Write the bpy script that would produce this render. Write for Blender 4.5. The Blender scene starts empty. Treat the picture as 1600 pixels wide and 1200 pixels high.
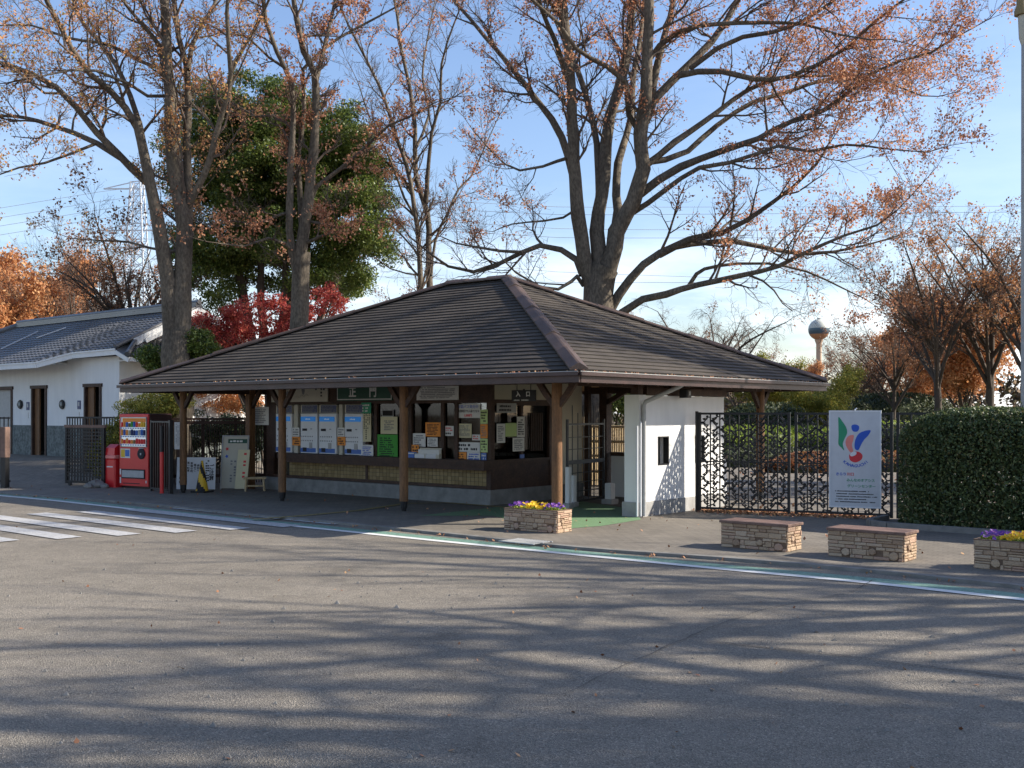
import bpy, math, random
import numpy as np
from mathutils import Vector, Matrix, noise
S = bpy.context.scene
C = S.collection
R = math.radians
rnd = random.Random(7)
H, F, HY = 1.85, 1700.0, 645.0            # eye height, focal length and horizon of the 1600 px frame
UX = Vector((.7641, -.6451, 0)); VY = Vector((.6451, .7641, 0))   # the gatehouse's own axes
TH = math.atan2(-.6451, .7641)
E0 = Vector((1.02, 16.56, 0))             # its near eave corner on the ground

def at(px, py, Y): return Vector(((px-800)/F*Y, Y, H-(py-HY)/F*Y))
def gnd(px, py): return at(px, py, H*F/(py-HY))
def W(x, y, z=0): return E0 + UX*x + VY*y + Vector((0, 0, z))
def hit(px, py, axis, val):
    """where the line of sight meets the plane x=val or y=val of the gatehouse, in its own coordinates"""
    d = Vector(((px-800)/F, 1, -(py-HY)/F)); o = Vector((0, 0, H))-E0
    n = UX if axis == 'x' else VY
    t = (val-o.dot(n))/d.dot(n); p = o+d*t
    return Vector((p.dot(UX), p.dot(VY), p.z))

# ---------------------------------------------------------------- materials
def nodes(name):
    m = bpy.data.materials.new(name); m.use_nodes = True
    nt = m.node_tree; b = nt.nodes['Principled BSDF']
    return m, nt, b
def N(nt, t, **k):
    n = nt.nodes.new(t)
    for a, v in k.items():
        if a in n.inputs: n.inputs[a].default_value = v
        else: setattr(n, a, v)
    return n
def ramp(nt, stops):
    r = nt.nodes.new('ShaderNodeValToRGB'); e = r.color_ramp.elements
    while len(e) < len(stops): e.new(.5)
    for k, (p, c) in enumerate(stops):
        e[k].position = p; e[k].color = (*c, 1) if len(c) == 3 else c
    return r
def shade(c, f): return tuple(min(1, v*f) for v in c)
def pm(name, col, rough=.8, var=.18, scale=6, bump=0, bscale=60, metal=0, spec=.35, detail=5, stretch=None, fine=0):
    m, nt, b = nodes(name)
    tc = N(nt, 'ShaderNodeTexCoord'); src = tc.outputs['Object']
    if stretch:
        mp = N(nt, 'ShaderNodeMapping'); mp.inputs['Scale'].default_value = stretch
        nt.links.new(src, mp.inputs[0]); src = mp.outputs[0]
    n = N(nt, 'ShaderNodeTexNoise', Scale=scale, Detail=detail, Roughness=.6); nt.links.new(src, n.inputs['Vector'])
    r = ramp(nt, [(.3, shade(col, 1-var)), (.7, shade(col, 1+var))]); nt.links.new(n.outputs['Fac'], r.inputs[0])
    out = r.outputs[0]
    if fine:
        n2 = N(nt, 'ShaderNodeTexNoise', Scale=bscale, Detail=2); nt.links.new(src, n2.inputs['Vector'])
        r2 = ramp(nt, [(.35, (1-fine,)*3), (.65, (1+fine,)*3)]); nt.links.new(n2.outputs['Fac'], r2.inputs[0])
        mx = N(nt, 'ShaderNodeMix', data_type='RGBA', blend_type='MULTIPLY'); mx.inputs[0].default_value = 1
        nt.links.new(out, mx.inputs[6]); nt.links.new(r2.outputs[0], mx.inputs[7]); out = mx.outputs[2]
    nt.links.new(out, b.inputs['Base Color'])
    b.inputs['Roughness'].default_value = rough; b.inputs['Metallic'].default_value = metal
    b.inputs['Specular IOR Level'].default_value = spec
    if bump:
        n3 = N(nt, 'ShaderNodeTexNoise', Scale=bscale, Detail=4); nt.links.new(src, n3.inputs['Vector'])
        bp = N(nt, 'ShaderNodeBump', Strength=bump, Distance=.02); nt.links.new(n3.outputs['Fac'], bp.inputs['Height'])
        nt.links.new(bp.outputs[0], b.inputs['Normal'])
    return m
def im(name, stops, rough=.6, trans=0, spec=.3, bump=0):
    """colour picked per loose piece (leaf, stone, tile)"""
    m, nt, b = nodes(name)
    g = N(nt, 'ShaderNodeNewGeometry'); r = ramp(nt, stops); r.color_ramp.interpolation = 'LINEAR'
    nt.links.new(g.outputs['Random Per Island'], r.inputs[0])
    nt.links.new(r.outputs[0], b.inputs['Base Color']); b.inputs['Roughness'].default_value = rough
    b.inputs['Specular IOR Level'].default_value = spec
    if trans:
        t = N(nt, 'ShaderNodeBsdfTranslucent'); nt.links.new(r.outputs[0], t.inputs[0])
        mx = N(nt, 'ShaderNodeMixShader'); mx.inputs[0].default_value = trans
        nt.links.new(b.outputs[0], mx.inputs[1]); nt.links.new(t.outputs[0], mx.inputs[2])
        nt.links.new(mx.outputs[0], nt.nodes['Material Output'].inputs[0])
    if bump:
        tc = N(nt, 'ShaderNodeTexCoord'); n = N(nt, 'ShaderNodeTexNoise', Scale=45, Detail=4)
        nt.links.new(tc.outputs['Object'], n.inputs['Vector'])
        bp = N(nt, 'ShaderNodeBump', Strength=bump, Distance=.02); nt.links.new(n.outputs['Fac'], bp.inputs['Height'])
        nt.links.new(bp.outputs[0], b.inputs['Normal'])
    return m

M = {}
def asphalt(name, col, grain, spark):
    m, nt, b = nodes(name); tc = N(nt, 'ShaderNodeTexCoord'); L = nt.links
    big = N(nt, 'ShaderNodeTexNoise', Scale=.35, Detail=6, Roughness=.65); L.new(tc.outputs['Object'], big.inputs['Vector'])
    r = ramp(nt, [(.3, shade(col, .84)), (.72, shade(col, 1.16))]); L.new(big.outputs['Fac'], r.inputs[0])
    v = N(nt, 'ShaderNodeTexVoronoi', Scale=grain); L.new(tc.outputs['Object'], v.inputs['Vector'])
    vr = ramp(nt, [(0, (.55,)*3), (.45, (1,)*3), (.85, (1.0,)*3), (1, (spark,)*3)])
    sep = N(nt, 'ShaderNodeSeparateColor'); L.new(v.outputs['Color'], sep.inputs[0]); L.new(sep.outputs[0], vr.inputs[0])
    mx = N(nt, 'ShaderNodeMix', data_type='RGBA', blend_type='MULTIPLY'); mx.inputs[0].default_value = 1
    L.new(r.outputs[0], mx.inputs[6]); L.new(vr.outputs[0], mx.inputs[7])
    st = N(nt, 'ShaderNodeTexNoise', Scale=3.2, Detail=8, Roughness=.75); L.new(tc.outputs['Object'], st.inputs['Vector'])
    sr = ramp(nt, [(.36, (.86,)*3), (.5, (1,)*3), (.66, (1.08,)*3)]); L.new(st.outputs['Fac'], sr.inputs[0])
    m2 = N(nt, 'ShaderNodeMix', data_type='RGBA', blend_type='MULTIPLY'); m2.inputs[0].default_value = 1
    L.new(mx.outputs[2], m2.inputs[6]); L.new(sr.outputs[0], m2.inputs[7])
    sp = N(nt, 'ShaderNodeTexNoise', Scale=.75, Detail=3, Roughness=.5, Distortion=.6); L.new(tc.outputs['Object'], sp.inputs['Vector'])
    pr = ramp(nt, [(.60, (1,)*3), (.70, (.80,)*3)]); L.new(sp.outputs['Fac'], pr.inputs[0])
    m3 = N(nt, 'ShaderNodeMix', data_type='RGBA', blend_type='MULTIPLY'); m3.inputs[0].default_value = 1
    L.new(m2.outputs[2], m3.inputs[6]); L.new(pr.outputs[0], m3.inputs[7]); L.new(m3.outputs[2], b.inputs['Base Color'])
    bp = N(nt, 'ShaderNodeBump', Strength=.75, Distance=.012); L.new(v.outputs['Distance'], bp.inputs['Height']); L.new(bp.outputs[0], b.inputs['Normal'])
    b.inputs['Roughness'].default_value = .82; b.inputs['Specular IOR Level'].default_value = .25
    return m
M['road'] = asphalt('asphalt', (.238, .208, .166), 110, 1.7)
M['patch'] = asphalt('asphalt_coarse', (.19, .172, .145), 85, 2.1)
def pavers():
    m, nt, b = nodes('pavers'); tc = N(nt, 'ShaderNodeTexCoord'); L = nt.links
    mp = N(nt, 'ShaderNodeMapping'); mp.inputs['Rotation'].default_value = (0, 0, .7); L.new(tc.outputs['Object'], mp.inputs[0])
    br = N(nt, 'ShaderNodeTexBrick', Scale=1); br.inputs['Brick Width'].default_value = .2; br.inputs['Row Height'].default_value = .1
    br.inputs['Mortar Size'].default_value = .006; br.inputs['Color1'].default_value = (.16, .138, .108, 1)
    br.inputs['Color2'].default_value = (.20, .172, .135, 1); br.inputs['Mortar'].default_value = (.10, .088, .072, 1)
    L.new(mp.outputs[0], br.inputs[0])
    n = N(nt, 'ShaderNodeTexNoise', Scale=.8, Detail=8, Roughness=.7); L.new(tc.outputs['Object'], n.inputs['Vector'])
    r = ramp(nt, [(.3, (.72,)*3), (.7, (1.18,)*3)]); L.new(n.outputs['Fac'], r.inputs[0])
    mx = N(nt, 'ShaderNodeMix', data_type='RGBA', blend_type='MULTIPLY'); mx.inputs[0].default_value = 1
    L.new(br.outputs[0], mx.inputs[6]); L.new(r.outputs[0], mx.inputs[7]); L.new(mx.outputs[2], b.inputs['Base Color'])
    bp = N(nt, 'ShaderNodeBump', Strength=.4, Distance=.006); L.new(br.outputs['Fac'], bp.inputs['Height']); bp.invert = True
    L.new(bp.outputs[0], b.inputs['Normal']); b.inputs['Roughness'].default_value = .85
    return m
M['paver'] = pavers()
def paint(name, col, wear=.45):
    m, nt, b = nodes(name); tc = N(nt, 'ShaderNodeTexCoord'); L = nt.links
    n = N(nt, 'ShaderNodeTexNoise', Scale=22, Detail=8, Roughness=.8); L.new(tc.outputs['Object'], n.inputs['Vector'])
    r = ramp(nt, [(wear-.1, shade(col, .42)), (wear+.04, col)]); L.new(n.outputs['Fac'], r.inputs[0]); L.new(r.outputs[0], b.inputs['Base Color'])
    b.inputs['Roughness'].default_value = .7
    return m
M['white_paint'] = paint('road_paint_white', (.47, .46, .44), .47)
M['line_paint'] = paint('edge_line_white', (.68, .67, .63), .38)
M['green_paint'] = paint('road_paint_green', (.17, .29, .22), .47)
M['green_path'] = paint('path_coating_green', (.15, .255, .13), .44)
M['yellow_paint'] = paint('tactile_yellow', (.33, .25, .09), .5)
M['kerb'] = pm('kerb_concrete', (.2, .19, .17), .9, .25, 4, .4, 80)
M['earth'] = pm('earth', (.115, .085, .05), .95, .3, .6, .5, 30, fine=.25)
M['grass'] = pm('lawn', (.1, .13, .035), .95, .3, .8, .5, 40, fine=.3)
M['black'] = pm('black_steel', (.016, .016, .017), .45, .2, 20, .15, 90)
M['wood'] = pm('post_timber', (.17, .085, .036), .62, .35, 5, .3, 30, stretch=(6, 6, .6), fine=.3)
M['dark_wood'] = pm('dark_timber', (.05, .024, .014), .6, .35, 5, .25, 40, stretch=(1, 1, 1), fine=.3)
M['soffit'] = pm('soffit_boards', (.28, .17, .085), .7, .2, 8, .2, 40)
M['hip_metal'] = pm('hip_sheet_metal', (.082, .054, .040), .5, .3, 3, .08, 50, .1, .4, fine=.15)
M['copper'] = pm('brown_sheet_metal', (.042, .021, .018), .42, .35, 3, .08, 50, .25, .5, fine=.15)  # fascia tone darkened for its shade; sunlit hip caps use the lighter copy
M['plaster'] = pm('white_plaster', (.74, .73, .70), .9, .055, 2.2, .3, 120, stretch=(1.6, 1.6, .35))
M['cream'] = pm('cream_plaster', (.5, .46, .36), .9, .06, 2, .2, 120)
M['concrete'] = pm('grey_concrete', (.34, .33, .31), .9, .18, 5, .3, 60)
M['plinth'] = pm('shaded_concrete', (.2, .2, .19), .9, .25, 4, .3, 60)  # concrete colour darkened to stand for the shade on the plinth
M['galv'] = pm('grey_pipe', (.36, .36, .35), .5, .12, 10)
M['white'] = pm('white_board', (.68, .69, .7), .5, .05, 3)
M['offwhite'] = pm('cream_panel', (.5, .47, .38), .55, .06, 3)
M['paper'] = pm('paper', (.68, .67, .63), .8, .05, 5)
M['ink'] = pm('ink', (.02, .02, .025), .7, .1)
M['grey_ink'] = pm('grey_ink', (.19, .19, .2), .7, .1)
M['dark'] = pm('dark_interior', (.022, .02, .018), .9, .2)
M['sign_green'] = pm('sign_green', (.012, .075, .045), .45, .08)
M['lime'] = pm('lime_paper', (.07, .31, .05), .8, .04)
M['palegreen'] = pm('pale_green_paper', (.5, .62, .26), .8, .04)
M['orange'] = pm('orange_paper', (.78, .29, .06), .8, .04)
M['beige'] = pm('beige_paper', (.62, .56, .36), .8, .05)
M['navy'] = pm('navy_panel', (.02, .035, .12), .4, .1)
M['blue'] = pm('blue_plastic', (.04, .13, .42), .4, .08)
M['red'] = pm('red_enamel', (.62, .022, .025), .3, .06, 3, spec=.5)
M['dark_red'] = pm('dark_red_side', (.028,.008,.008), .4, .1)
M['red_ink'] = pm('red_print', (.62, .04, .05), .6, .05)
M['blue_ink'] = pm('blue_print', (.03, .10, .48), .6, .05)
M['green_ink'] = pm('green_print', (.03, .27, .14), .6, .05)
M['pink_ink'] = pm('pink_print', (.75, .24, .2), .6, .12, 3)
M['yellow'] = pm('yellow_plastic', (.68, .42, .03), .5, .1)
M['mustard'] = im('mustard_tile', [(0, (.17, .115, .04)), (.5, (.22, .155, .06)), (1, (.27, .195, .085))], .45, bump=.1)
M['stone'] = im('walling_stone', [(0, (.32, .215, .14)), (.35, (.42, .30, .195)), (.7, (.48, .36, .25)), (1, (.42, .26, .18))], .85, bump=.9)
M['mortar'] = pm('mortar', (.16, .105, .07), .95, .2, 20)
M['slab'] = pm('slab_brown', (.17, .105, .08), .7, .25, 6, .2, 50)
M['bamboo'] = pm('bamboo', (.46, .35, .2), .6, .25, 10, stretch=(4, 4, .5))
M['rock'] = pm('rock', (.2, .19, .17), .9, .3, 5, .6, 20)
def glass():
    m, nt, b = nodes('window_glass'); L = nt.links
    t = N(nt, 'ShaderNodeBsdfTransparent'); t.inputs[0].default_value = (.82, .85, .85, 1)
    g = N(nt, 'ShaderNodeBsdfGlossy', Roughness=.03); f = N(nt, 'ShaderNodeFresnel', IOR=1.5)
    mx = N(nt, 'ShaderNodeMixShader'); L.new(f.outputs[0], mx.inputs[0]); L.new(t.outputs[0], mx.inputs[1]); L.new(g.outputs[0], mx.inputs[2])
    L.new(mx.outputs[0], nt.nodes['Material Output'].inputs[0]); return m
M['glass'] = glass()
def emis(name, col, st):
    m, nt, b = nodes(name); b.inputs['Base Color'].default_value = (*col, 1)
    b.inputs['Emission Color'].default_value = (*col, 1); b.inputs['Emission Strength'].default_value = st; return m
M['screen'] = emis('lit_blue_screen', (.02, .24, .72), .10)
M['lit'] = emis('lit_display', (.55, .7, .85), .06)
def shingle():
    m, nt, b = nodes('roof_shingles'); L = nt.links; tc = N(nt, 'ShaderNodeTexCoord')
    br = N(nt, 'ShaderNodeTexBrick', Scale=1); br.inputs['Brick Width'].default_value = .9; br.inputs['Row Height'].default_value = 1.0
    br.inputs['Mortar Size'].default_value = .006; br.inputs['Color1'].default_value = (.060, .049, .038, 1)
    br.inputs['Color2'].default_value = (.076, .063, .050, 1); br.inputs['Mortar'].default_value = (.03, .025, .02, 1); L.new(tc.outputs['UV'], br.inputs[0])
    n = N(nt, 'ShaderNodeTexNoise', Scale=2.2, Detail=8, Roughness=.75); L.new(tc.outputs['Object'], n.inputs['Vector'])
    r = ramp(nt, [(.3, (.68,)*3), (.7, (1.3,)*3)]); L.new(n.outputs['Fac'], r.inputs[0])
    mx = N(nt, 'ShaderNodeMix', data_type='RGBA', blend_type='MULTIPLY'); mx.inputs[0].default_value = 1
    L.new(br.outputs[0], mx.inputs[6]); L.new(r.outputs[0], mx.inputs[7])
    n2 = N(nt, 'ShaderNodeTexNoise', Scale=160, Detail=2); L.new(tc.outputs['Object'], n2.inputs['Vector'])
    r2 = ramp(nt, [(.35, (.8,)*3), (.65, (1.25,)*3)]); L.new(n2.outputs['Fac'], r2.inputs[0])
    m3 = N(nt, 'ShaderNodeMix', data_type='RGBA', blend_type='MULTIPLY'); m3.inputs[0].default_value = 1
    L.new(mx.outputs[2], m3.inputs[6]); L.new(r2.outputs[0], m3.inputs[7]); L.new(m3.outputs[2], b.inputs['Base Color'])
    b.inputs['Roughness'].default_value = .8; b.inputs['Specular IOR Level'].default_value = .3
    return m
M['shingle'] = shingle()
M['kawara'] = pm('clay_roof_tile', (.105, .105, .105), .34, .22, 1.2, .1, 50, spec=.7, fine=.12)
M['bark'] = pm('bark', (.118, .096, .070), .9, .42, 1.6, .7, 22, stretch=(1, 1, .45), fine=.3)
M['bark_dark'] = pm('bark_dark', (.085, .066, .05), .9, .3, 2, .5, 22)
M['twig'] = pm('twig_bark', (.11, .082, .062), .9, .2, 3)
M['leaf_rust'] = im('rust_leaves', [(0, (.34, .13, .07)), (.4, (.55, .25, .13)), (.75, (.66, .34, .19)), (1, (.68, .42, .26))], .6, .5)
M['leaf_amber'] = im('amber_leaves', [(0, (.38, .17, .08)), (.4, (.62, .30, .14)), (.75, (.68, .38, .17)), (1, (.56, .44, .10))], .6, .5)
M['leaf_brown'] = im('brown_leaves', [(0, (.16, .07, .035)), (.5, (.3, .14, .07)), (1, (.4, .2, .1))], .65, .35)
M['leaf_green'] = im('evergreen_leaves', [(0, (.04, .07, .016)), (.5, (.11, .155, .028)), (.85, (.2, .25, .05)), (1, (.28, .3, .08))], .45, .35, .5)
M['leaf_hedge'] = im('hedge_leaves', [(0, (.04, .062, .027)), (.6, (.09, .125, .045)), (.93, (.15, .175, .055)), (1, (.3, .22, .11))], .5, .2, .4)
M['leaf_red'] = im('maple_leaves', [(0, (.2, .035, .03)), (.5, (.42, .06, .06)), (1, (.55, .17, .10))], .55, .4)
M['leaf_olive'] = im('olive_leaves', [(0, (.13, .16, .03)), (.5, (.26, .27, .05)), (1, (.42, .32, .07))], .6, .35)
M['leaf_yellowgreen'] = im('yellowgreen_leaves', [(0, (.11, .17, .02)), (.5, (.24, .32, .04)), (1, (.38, .42, .08))], .6, .35)
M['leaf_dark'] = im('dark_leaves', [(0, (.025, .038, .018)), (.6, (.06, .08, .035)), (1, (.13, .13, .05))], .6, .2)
M['leaf_orange'] = im('orange_leaves', [(0, (.40, .16, .07)), (.5, (.6, .28, .11)), (1, (.64, .38, .18))], .6, .4)
M['leaf_azalea'] = im('azalea_leaves', [(0, (.12, .06, .025)), (.5, (.25, .09, .05)), (1, (.3, .16, .05))], .6, .3)
M['petal_yellow'] = im('yellow_petals', [(0, (.8, .5, .02)), (.8, (.85, .6, .04)), (1, (.75, .2, .03))], .6, .3)
M['petal_purple'] = im('purple_petals', [(0, (.08, .03, .25)), (.6, (.2, .08, .42)), (1, (.34, .1, .3))], .6, .3)
M['dryleaf'] = im('fallen_leaves', [(0, (.2, .08, .04)), (.5, (.36, .17, .09)), (1, (.46, .28, .14))], .7)

# ---------------------------------------------------------------- mesh helpers
def tag(o, label=None, cat=None, group=None, kind=None):
    if label: o['label'] = label
    if cat: o['category'] = cat
    if group: o['group'] = group
    if kind: o['kind'] = kind
    return o
def empty(name, loc=(0, 0, 0), rz=0, label=None, cat=None, group=None):
    o = bpy.data.objects.new(name, None); C.objects.link(o); o.location = loc; o.rotation_euler = (0, 0, rz)
    return tag(o, label, cat, group)
def copy_tree(o, parent=None):
    c = o.copy(); C.objects.link(c)
    if parent is not None: c.parent = parent
    for ch in list(o.children): copy_tree(ch, c)
    return c
class MB:
    def __init__(s): s.v = []; s.f = []; s.uv = None
    def add(s, vs, fs):
        n = len(s.v); s.v += [tuple(v) for v in vs]; s.f += [tuple(i+n for i in f) for f in fs]; return s
    def box(s, x0, x1, y0, y1, z0, z1):
        if x0 > x1: x0, x1 = x1, x0
        if y0 > y1: y0, y1 = y1, y0
        if z0 > z1: z0, z1 = z1, z0
        return s.add([(x0,y0,z0),(x1,y0,z0),(x1,y1,z0),(x0,y1,z0),(x0,y0,z1),(x1,y0,z1),(x1,y1,z1),(x0,y1,z1)],
                     [(0,3,2,1),(4,5,6,7),(0,1,5,4),(1,2,6,5),(2,3,7,6),(3,0,4,7)])
    def cbox(s, x0, x1, y0, y1, z0, z1, c=.01):
        """box with chamfered vertical and top edges"""
        P = [(x0+c,y0),(x1-c,y0),(x1,y0+c),(x1,y1-c),(x1-c,y1),(x0+c,y1),(x0,y1-c),(x0,y0+c)]
        Q = [(min(max(x,x0+c),x1-c), min(max(y,y0+c),y1-c)) for x, y in P]
        v = [(x,y,z0) for x,y in P]+[(x,y,z1-c) for x,y in P]+[(x,y,z1) for x,y in Q]
        f = [(i,(i+1)%8,(i+1)%8+8,i+8) for i in range(8)]+[(i+8,(i+1)%8+8,(i+1)%8+16,i+16) for i in range(8)]
        return s.add(v, f+[tuple(range(16,24)), tuple(range(7,-1,-1))])
    def bar(s, a, b, w, h=None, up=(0,0,1)):
        a = Vector(a); b = Vector(b); h = h or w; d = (b-a).normalized(); upv = Vector(up)
        if abs(d.dot(upv)) > .98: upv = Vector((1,0,0))
        sx = d.cross(upv).normalized()*w/2; sz = sx.cross(d).normalized()*h/2
        v = [a-sx-sz, a+sx-sz, a+sx+sz, a-sx+sz, b-sx-sz, b+sx-sz, b+sx+sz, b-sx+sz]
        return s.add(v, [(0,1,2,3),(7,6,5,4),(0,4,5,1),(1,5,6,2),(2,6,7,3),(3,7,4,0)])
    def tube(s, pts, rad, n=8, cap=True):
        pts = [Vector(p) for p in pts]; k = len(pts)
        if not hasattr(rad, '__len__'): rad = [rad]*k
        base = len(s.v); prev = None
        for i, p in enumerate(pts):
            d = (pts[min(i+1,k-1)]-pts[max(i-1,0)]).normalized()
            if prev is None:
                r = Vector((0,0,1)) if abs(d.z) < .9 else Vector((1,0,0)); a = d.cross(r).normalized()
            else:
                a = (prev-d*prev.dot(d)).normalized()
            prev = a; b = d.cross(a)
            for j in range(n):
                t = 2*math.pi*j/n; s.v.append(tuple(p+(a*math.cos(t)+b*math.sin(t))*rad[i]))
        for i in range(k-1):
            for j in range(n):
                j2 = (j+1)%n; s.f.append((base+i*n+j, base+i*n+j2, base+(i+1)*n+j2, base+(i+1)*n+j))
        if cap:
            s.f.append(tuple(base+j for j in range(n-1,-1,-1))); s.f.append(tuple(base+(k-1)*n+j for j in range(n)))
        return s
    def lathe(s, prof, n=20, c=(0,0,0)):
        base = len(s.v)
        for r, z in prof:
            for j in range(n):
                t = 2*math.pi*j/n; s.v.append((c[0]+r*math.cos(t), c[1]+r*math.sin(t), c[2]+z))
        k = len(prof)
        for i in range(k-1):
            for j in range(n):
                j2 = (j+1)%n; s.f.append((base+i*n+j, base+i*n+j2, base+(i+1)*n+j2, base+(i+1)*n+j))
        s.f.append(tuple(base+j for j in range(n-1,-1,-1))); s.f.append(tuple(base+(k-1)*n+j for j in range(n)))
        return s
    def prism(s, poly, a0, a1, axis='z'):
        """poly of 2-D points pushed from a0 to a1 along axis (z: xy poly; y: xz poly; x: yz poly)"""
        def P(p, a): return {'z': (p[0],p[1],a), 'y': (p[0],a,p[1]), 'x': (a,p[0],p[1])}[axis]
        k = len(poly); v = [P(p,a0) for p in poly]+[P(p,a1) for p in poly]
        return s.add(v, [tuple(range(k-1,-1,-1)), tuple(range(k,2*k))]+[(i,(i+1)%k,(i+1)%k+k,i+k) for i in range(k)])
    def build(s, name, mat, parent=None, smooth=False, loc=None, rz=0, fix=True):
        me = bpy.data.meshes.new(name); me.from_pydata(s.v, [], s.f); me.materials.append(M[mat] if isinstance(mat, str) else mat)
        if fix:
            import bmesh
            bm = bmesh.new(); bm.from_mesh(me); bmesh.ops.recalc_face_normals(bm, faces=bm.faces); bm.to_mesh(me); bm.free()
        if s.uv:
            l = me.uv_layers.new(name='UVMap'); flat = []
            for f in me.polygons:
                for vi in f.vertices: flat += s.uv[vi]
            l.data.foreach_set('uv', flat)
        if smooth:
            me.polygons.foreach_set('use_smooth', [True]*len(me.polygons))
            try: me.set_sharp_from_angle(angle=R(40))
            except Exception: pass
        o = bpy.data.objects.new(name, me); C.objects.link(o)
        if parent is not None: o.parent = parent
        if loc is not None: o.location = loc
        o.rotation_euler = (0, 0, rz)
        return o
def np_mesh(name, V, Fq, mat, parent=None, smooth=False):
    """V (n,3), Fq (m,4) -> object"""
    me = bpy.data.meshes.new(name); V = np.asarray(V, dtype=np.float32); Fq = np.asarray(Fq, dtype=np.int32)
    me.vertices.add(len(V)); me.vertices.foreach_set('co', V.ravel())
    me.loops.add(Fq.size); me.loops.foreach_set('vertex_index', Fq.ravel())
    me.polygons.add(len(Fq)); me.polygons.foreach_set('loop_start', np.arange(len(Fq), dtype=np.int32)*4)
    if smooth: me.polygons.foreach_set('use_smooth', np.ones(len(Fq), dtype=bool))
    me.update(calc_edges=True); me.materials.append(M[mat] if isinstance(mat, str) else mat)
    o = bpy.data.objects.new(name, me); C.objects.link(o)
    if parent is not None: o.parent = parent
    return o
def leaf_mesh(name, P, size, mat, parent=None, seed=0, aspect=.6, up=0., droop=0.):
    g = np.random.default_rng(seed); P = np.asarray(P, dtype=float); n = len(P)
    a = g.normal(size=(n,3)); a[:,2] -= droop; a /= np.linalg.norm(a, axis=1)[:,None]
    b = g.normal(size=(n,3)); nn = np.cross(a, b); nn[:,2] = nn[:,2]+np.sign(nn[:,2]+1e-9)*up*2
    b = np.cross(nn, a); b /= np.linalg.norm(b, axis=1)[:,None]+1e-9
    s = (size*(.65+.7*g.random(n)))[:,None]
    V = np.stack([P-a*s*.5, P+b*s*.5*aspect, P+a*s*.5, P-b*s*.5*aspect], 1).reshape(-1,3)
    Fq = np.arange(n*4).reshape(-1,4)
    return np_mesh(name, V, Fq, mat, parent)
def text(body, size, mat, parent, loc, rot=(R(90),0,0), name='lettering', bold=.0, sx=1, spacing=1, depth=.002, align='CENTER'):
    cu = bpy.data.curves.new(name, 'FONT'); cu.body = body; cu.size = size; cu.align_x = align; cu.align_y = 'CENTER'
    cu.extrude = depth; cu.offset = bold; cu.space_character = spacing; cu.resolution_u = 2
    t = bpy.data.objects.new(name+'_src', cu); C.objects.link(t)
    bpy.context.view_layer.update()
    me = bpy.data.meshes.new_from_object(t.evaluated_get(bpy.context.evaluated_depsgraph_get()))
    bpy.data.objects.remove(t); bpy.data.curves.remove(cu)
    me.materials.clear(); me.materials.append(M[mat]); me.name = name
    o = bpy.data.objects.new(name, me); C.objects.link(o); o.parent = parent; o.location = loc; o.rotation_euler = rot; o.scale = (sx, 1, 1)
    return o
def marks(mb, x0, x1, z0, z1, y, rows, rg, vertical=False, fill=.62, g=None):
    """lines of print too small to read, as dark dashes on a board facing -y"""
    if vertical:
        cw = (x1-x0)/rows; g = g or cw*.72
        for i in range(rows):
            xc = x0+(i+.5)*cw; z = z1; end = z0+(z1-z0)*rg.uniform(0,.35)
            while z > end:
                h = g*rg.uniform(.6,1)
                if rg.random() > .1: mb.box(xc-g*.42, xc+g*.42, y-.002, y, z-h*.8, z)
                z -= g*1.15
    else:
        rh = (z1-z0)/rows; g = g or rh*.8
        for i in range(rows):
            zc = z1-(i+.5)*rh; x = x0+(x1-x0)*rg.uniform(0,.05); end = x1-(x1-x0)*rg.uniform(0,.35)
            while x < end:
                w = g*rg.uniform(.5,1.1)
                if rg.random() > .12: mb.box(x, min(x+w*.85,x1), y-.002, y, zc-rh*fill/2, zc+rh*fill/2*rg.uniform(.5,1))
                x += w*1.12
    return mb

# camera, sun and sky
cam = bpy.data.cameras.new('camera'); co = bpy.data.objects.new('camera', cam); C.objects.link(co)
cam.sensor_width = 36; cam.lens = 36*F/1600; cam.shift_y = (HY-600)/1600; cam.clip_end = 3000
co.location = (0, 0, H); co.rotation_euler = (R(90), 0, 0); S.camera = co
SUN_EL, SUN_AZ = R(32), R(1)     # azimuth measured from +X towards +Y
sd = bpy.data.lights.new('sun', 'SUN'); sd.energy = 5.0; sd.angle = R(.53); sd.color = (1, .93, .82)
so = bpy.data.objects.new('sun', sd); C.objects.link(so)
dv = Vector((math.cos(SUN_EL)*math.cos(SUN_AZ), math.cos(SUN_EL)*math.sin(SUN_AZ), math.sin(SUN_EL)))
so.rotation_euler = dv.to_track_quat('Z', 'Y').to_euler(); so.location = (30, 5, 40)
wd = bpy.data.worlds.new('World'); S.world = wd; wd.use_nodes = True; wt = wd.node_tree; bg = wt.nodes['Background']
sky = N(wt, 'ShaderNodeTexSky'); sky.sky_type = 'NISHITA'; sky.sun_disc = False; sky.sun_elevation = SUN_EL
sky.sun_rotation = R(90)-SUN_AZ; sky.air_density = 1.15; sky.dust_density = .9; sky.ozone_density = 2.2
tc = N(wt, 'ShaderNodeTexCoord'); mp = N(wt, 'ShaderNodeMapping'); mp.inputs['Scale'].default_value = (1, 1, 4.5)
nz = N(wt, 'ShaderNodeTexNoise', Scale=2.6, Detail=9, Roughness=.6); wt.links.new(tc.outputs['Generated'], mp.inputs[0]); wt.links.new(mp.outputs[0], nz.inputs['Vector'])
cr = ramp(wt, [(.44, (0, 0, 0)), (.68, (1, 1, 1))]); wt.links.new(nz.outputs['Fac'], cr.inputs[0])
sx = N(wt, 'ShaderNodeSeparateXYZ'); wt.links.new(tc.outputs['Generated'], sx.inputs[0])
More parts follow.
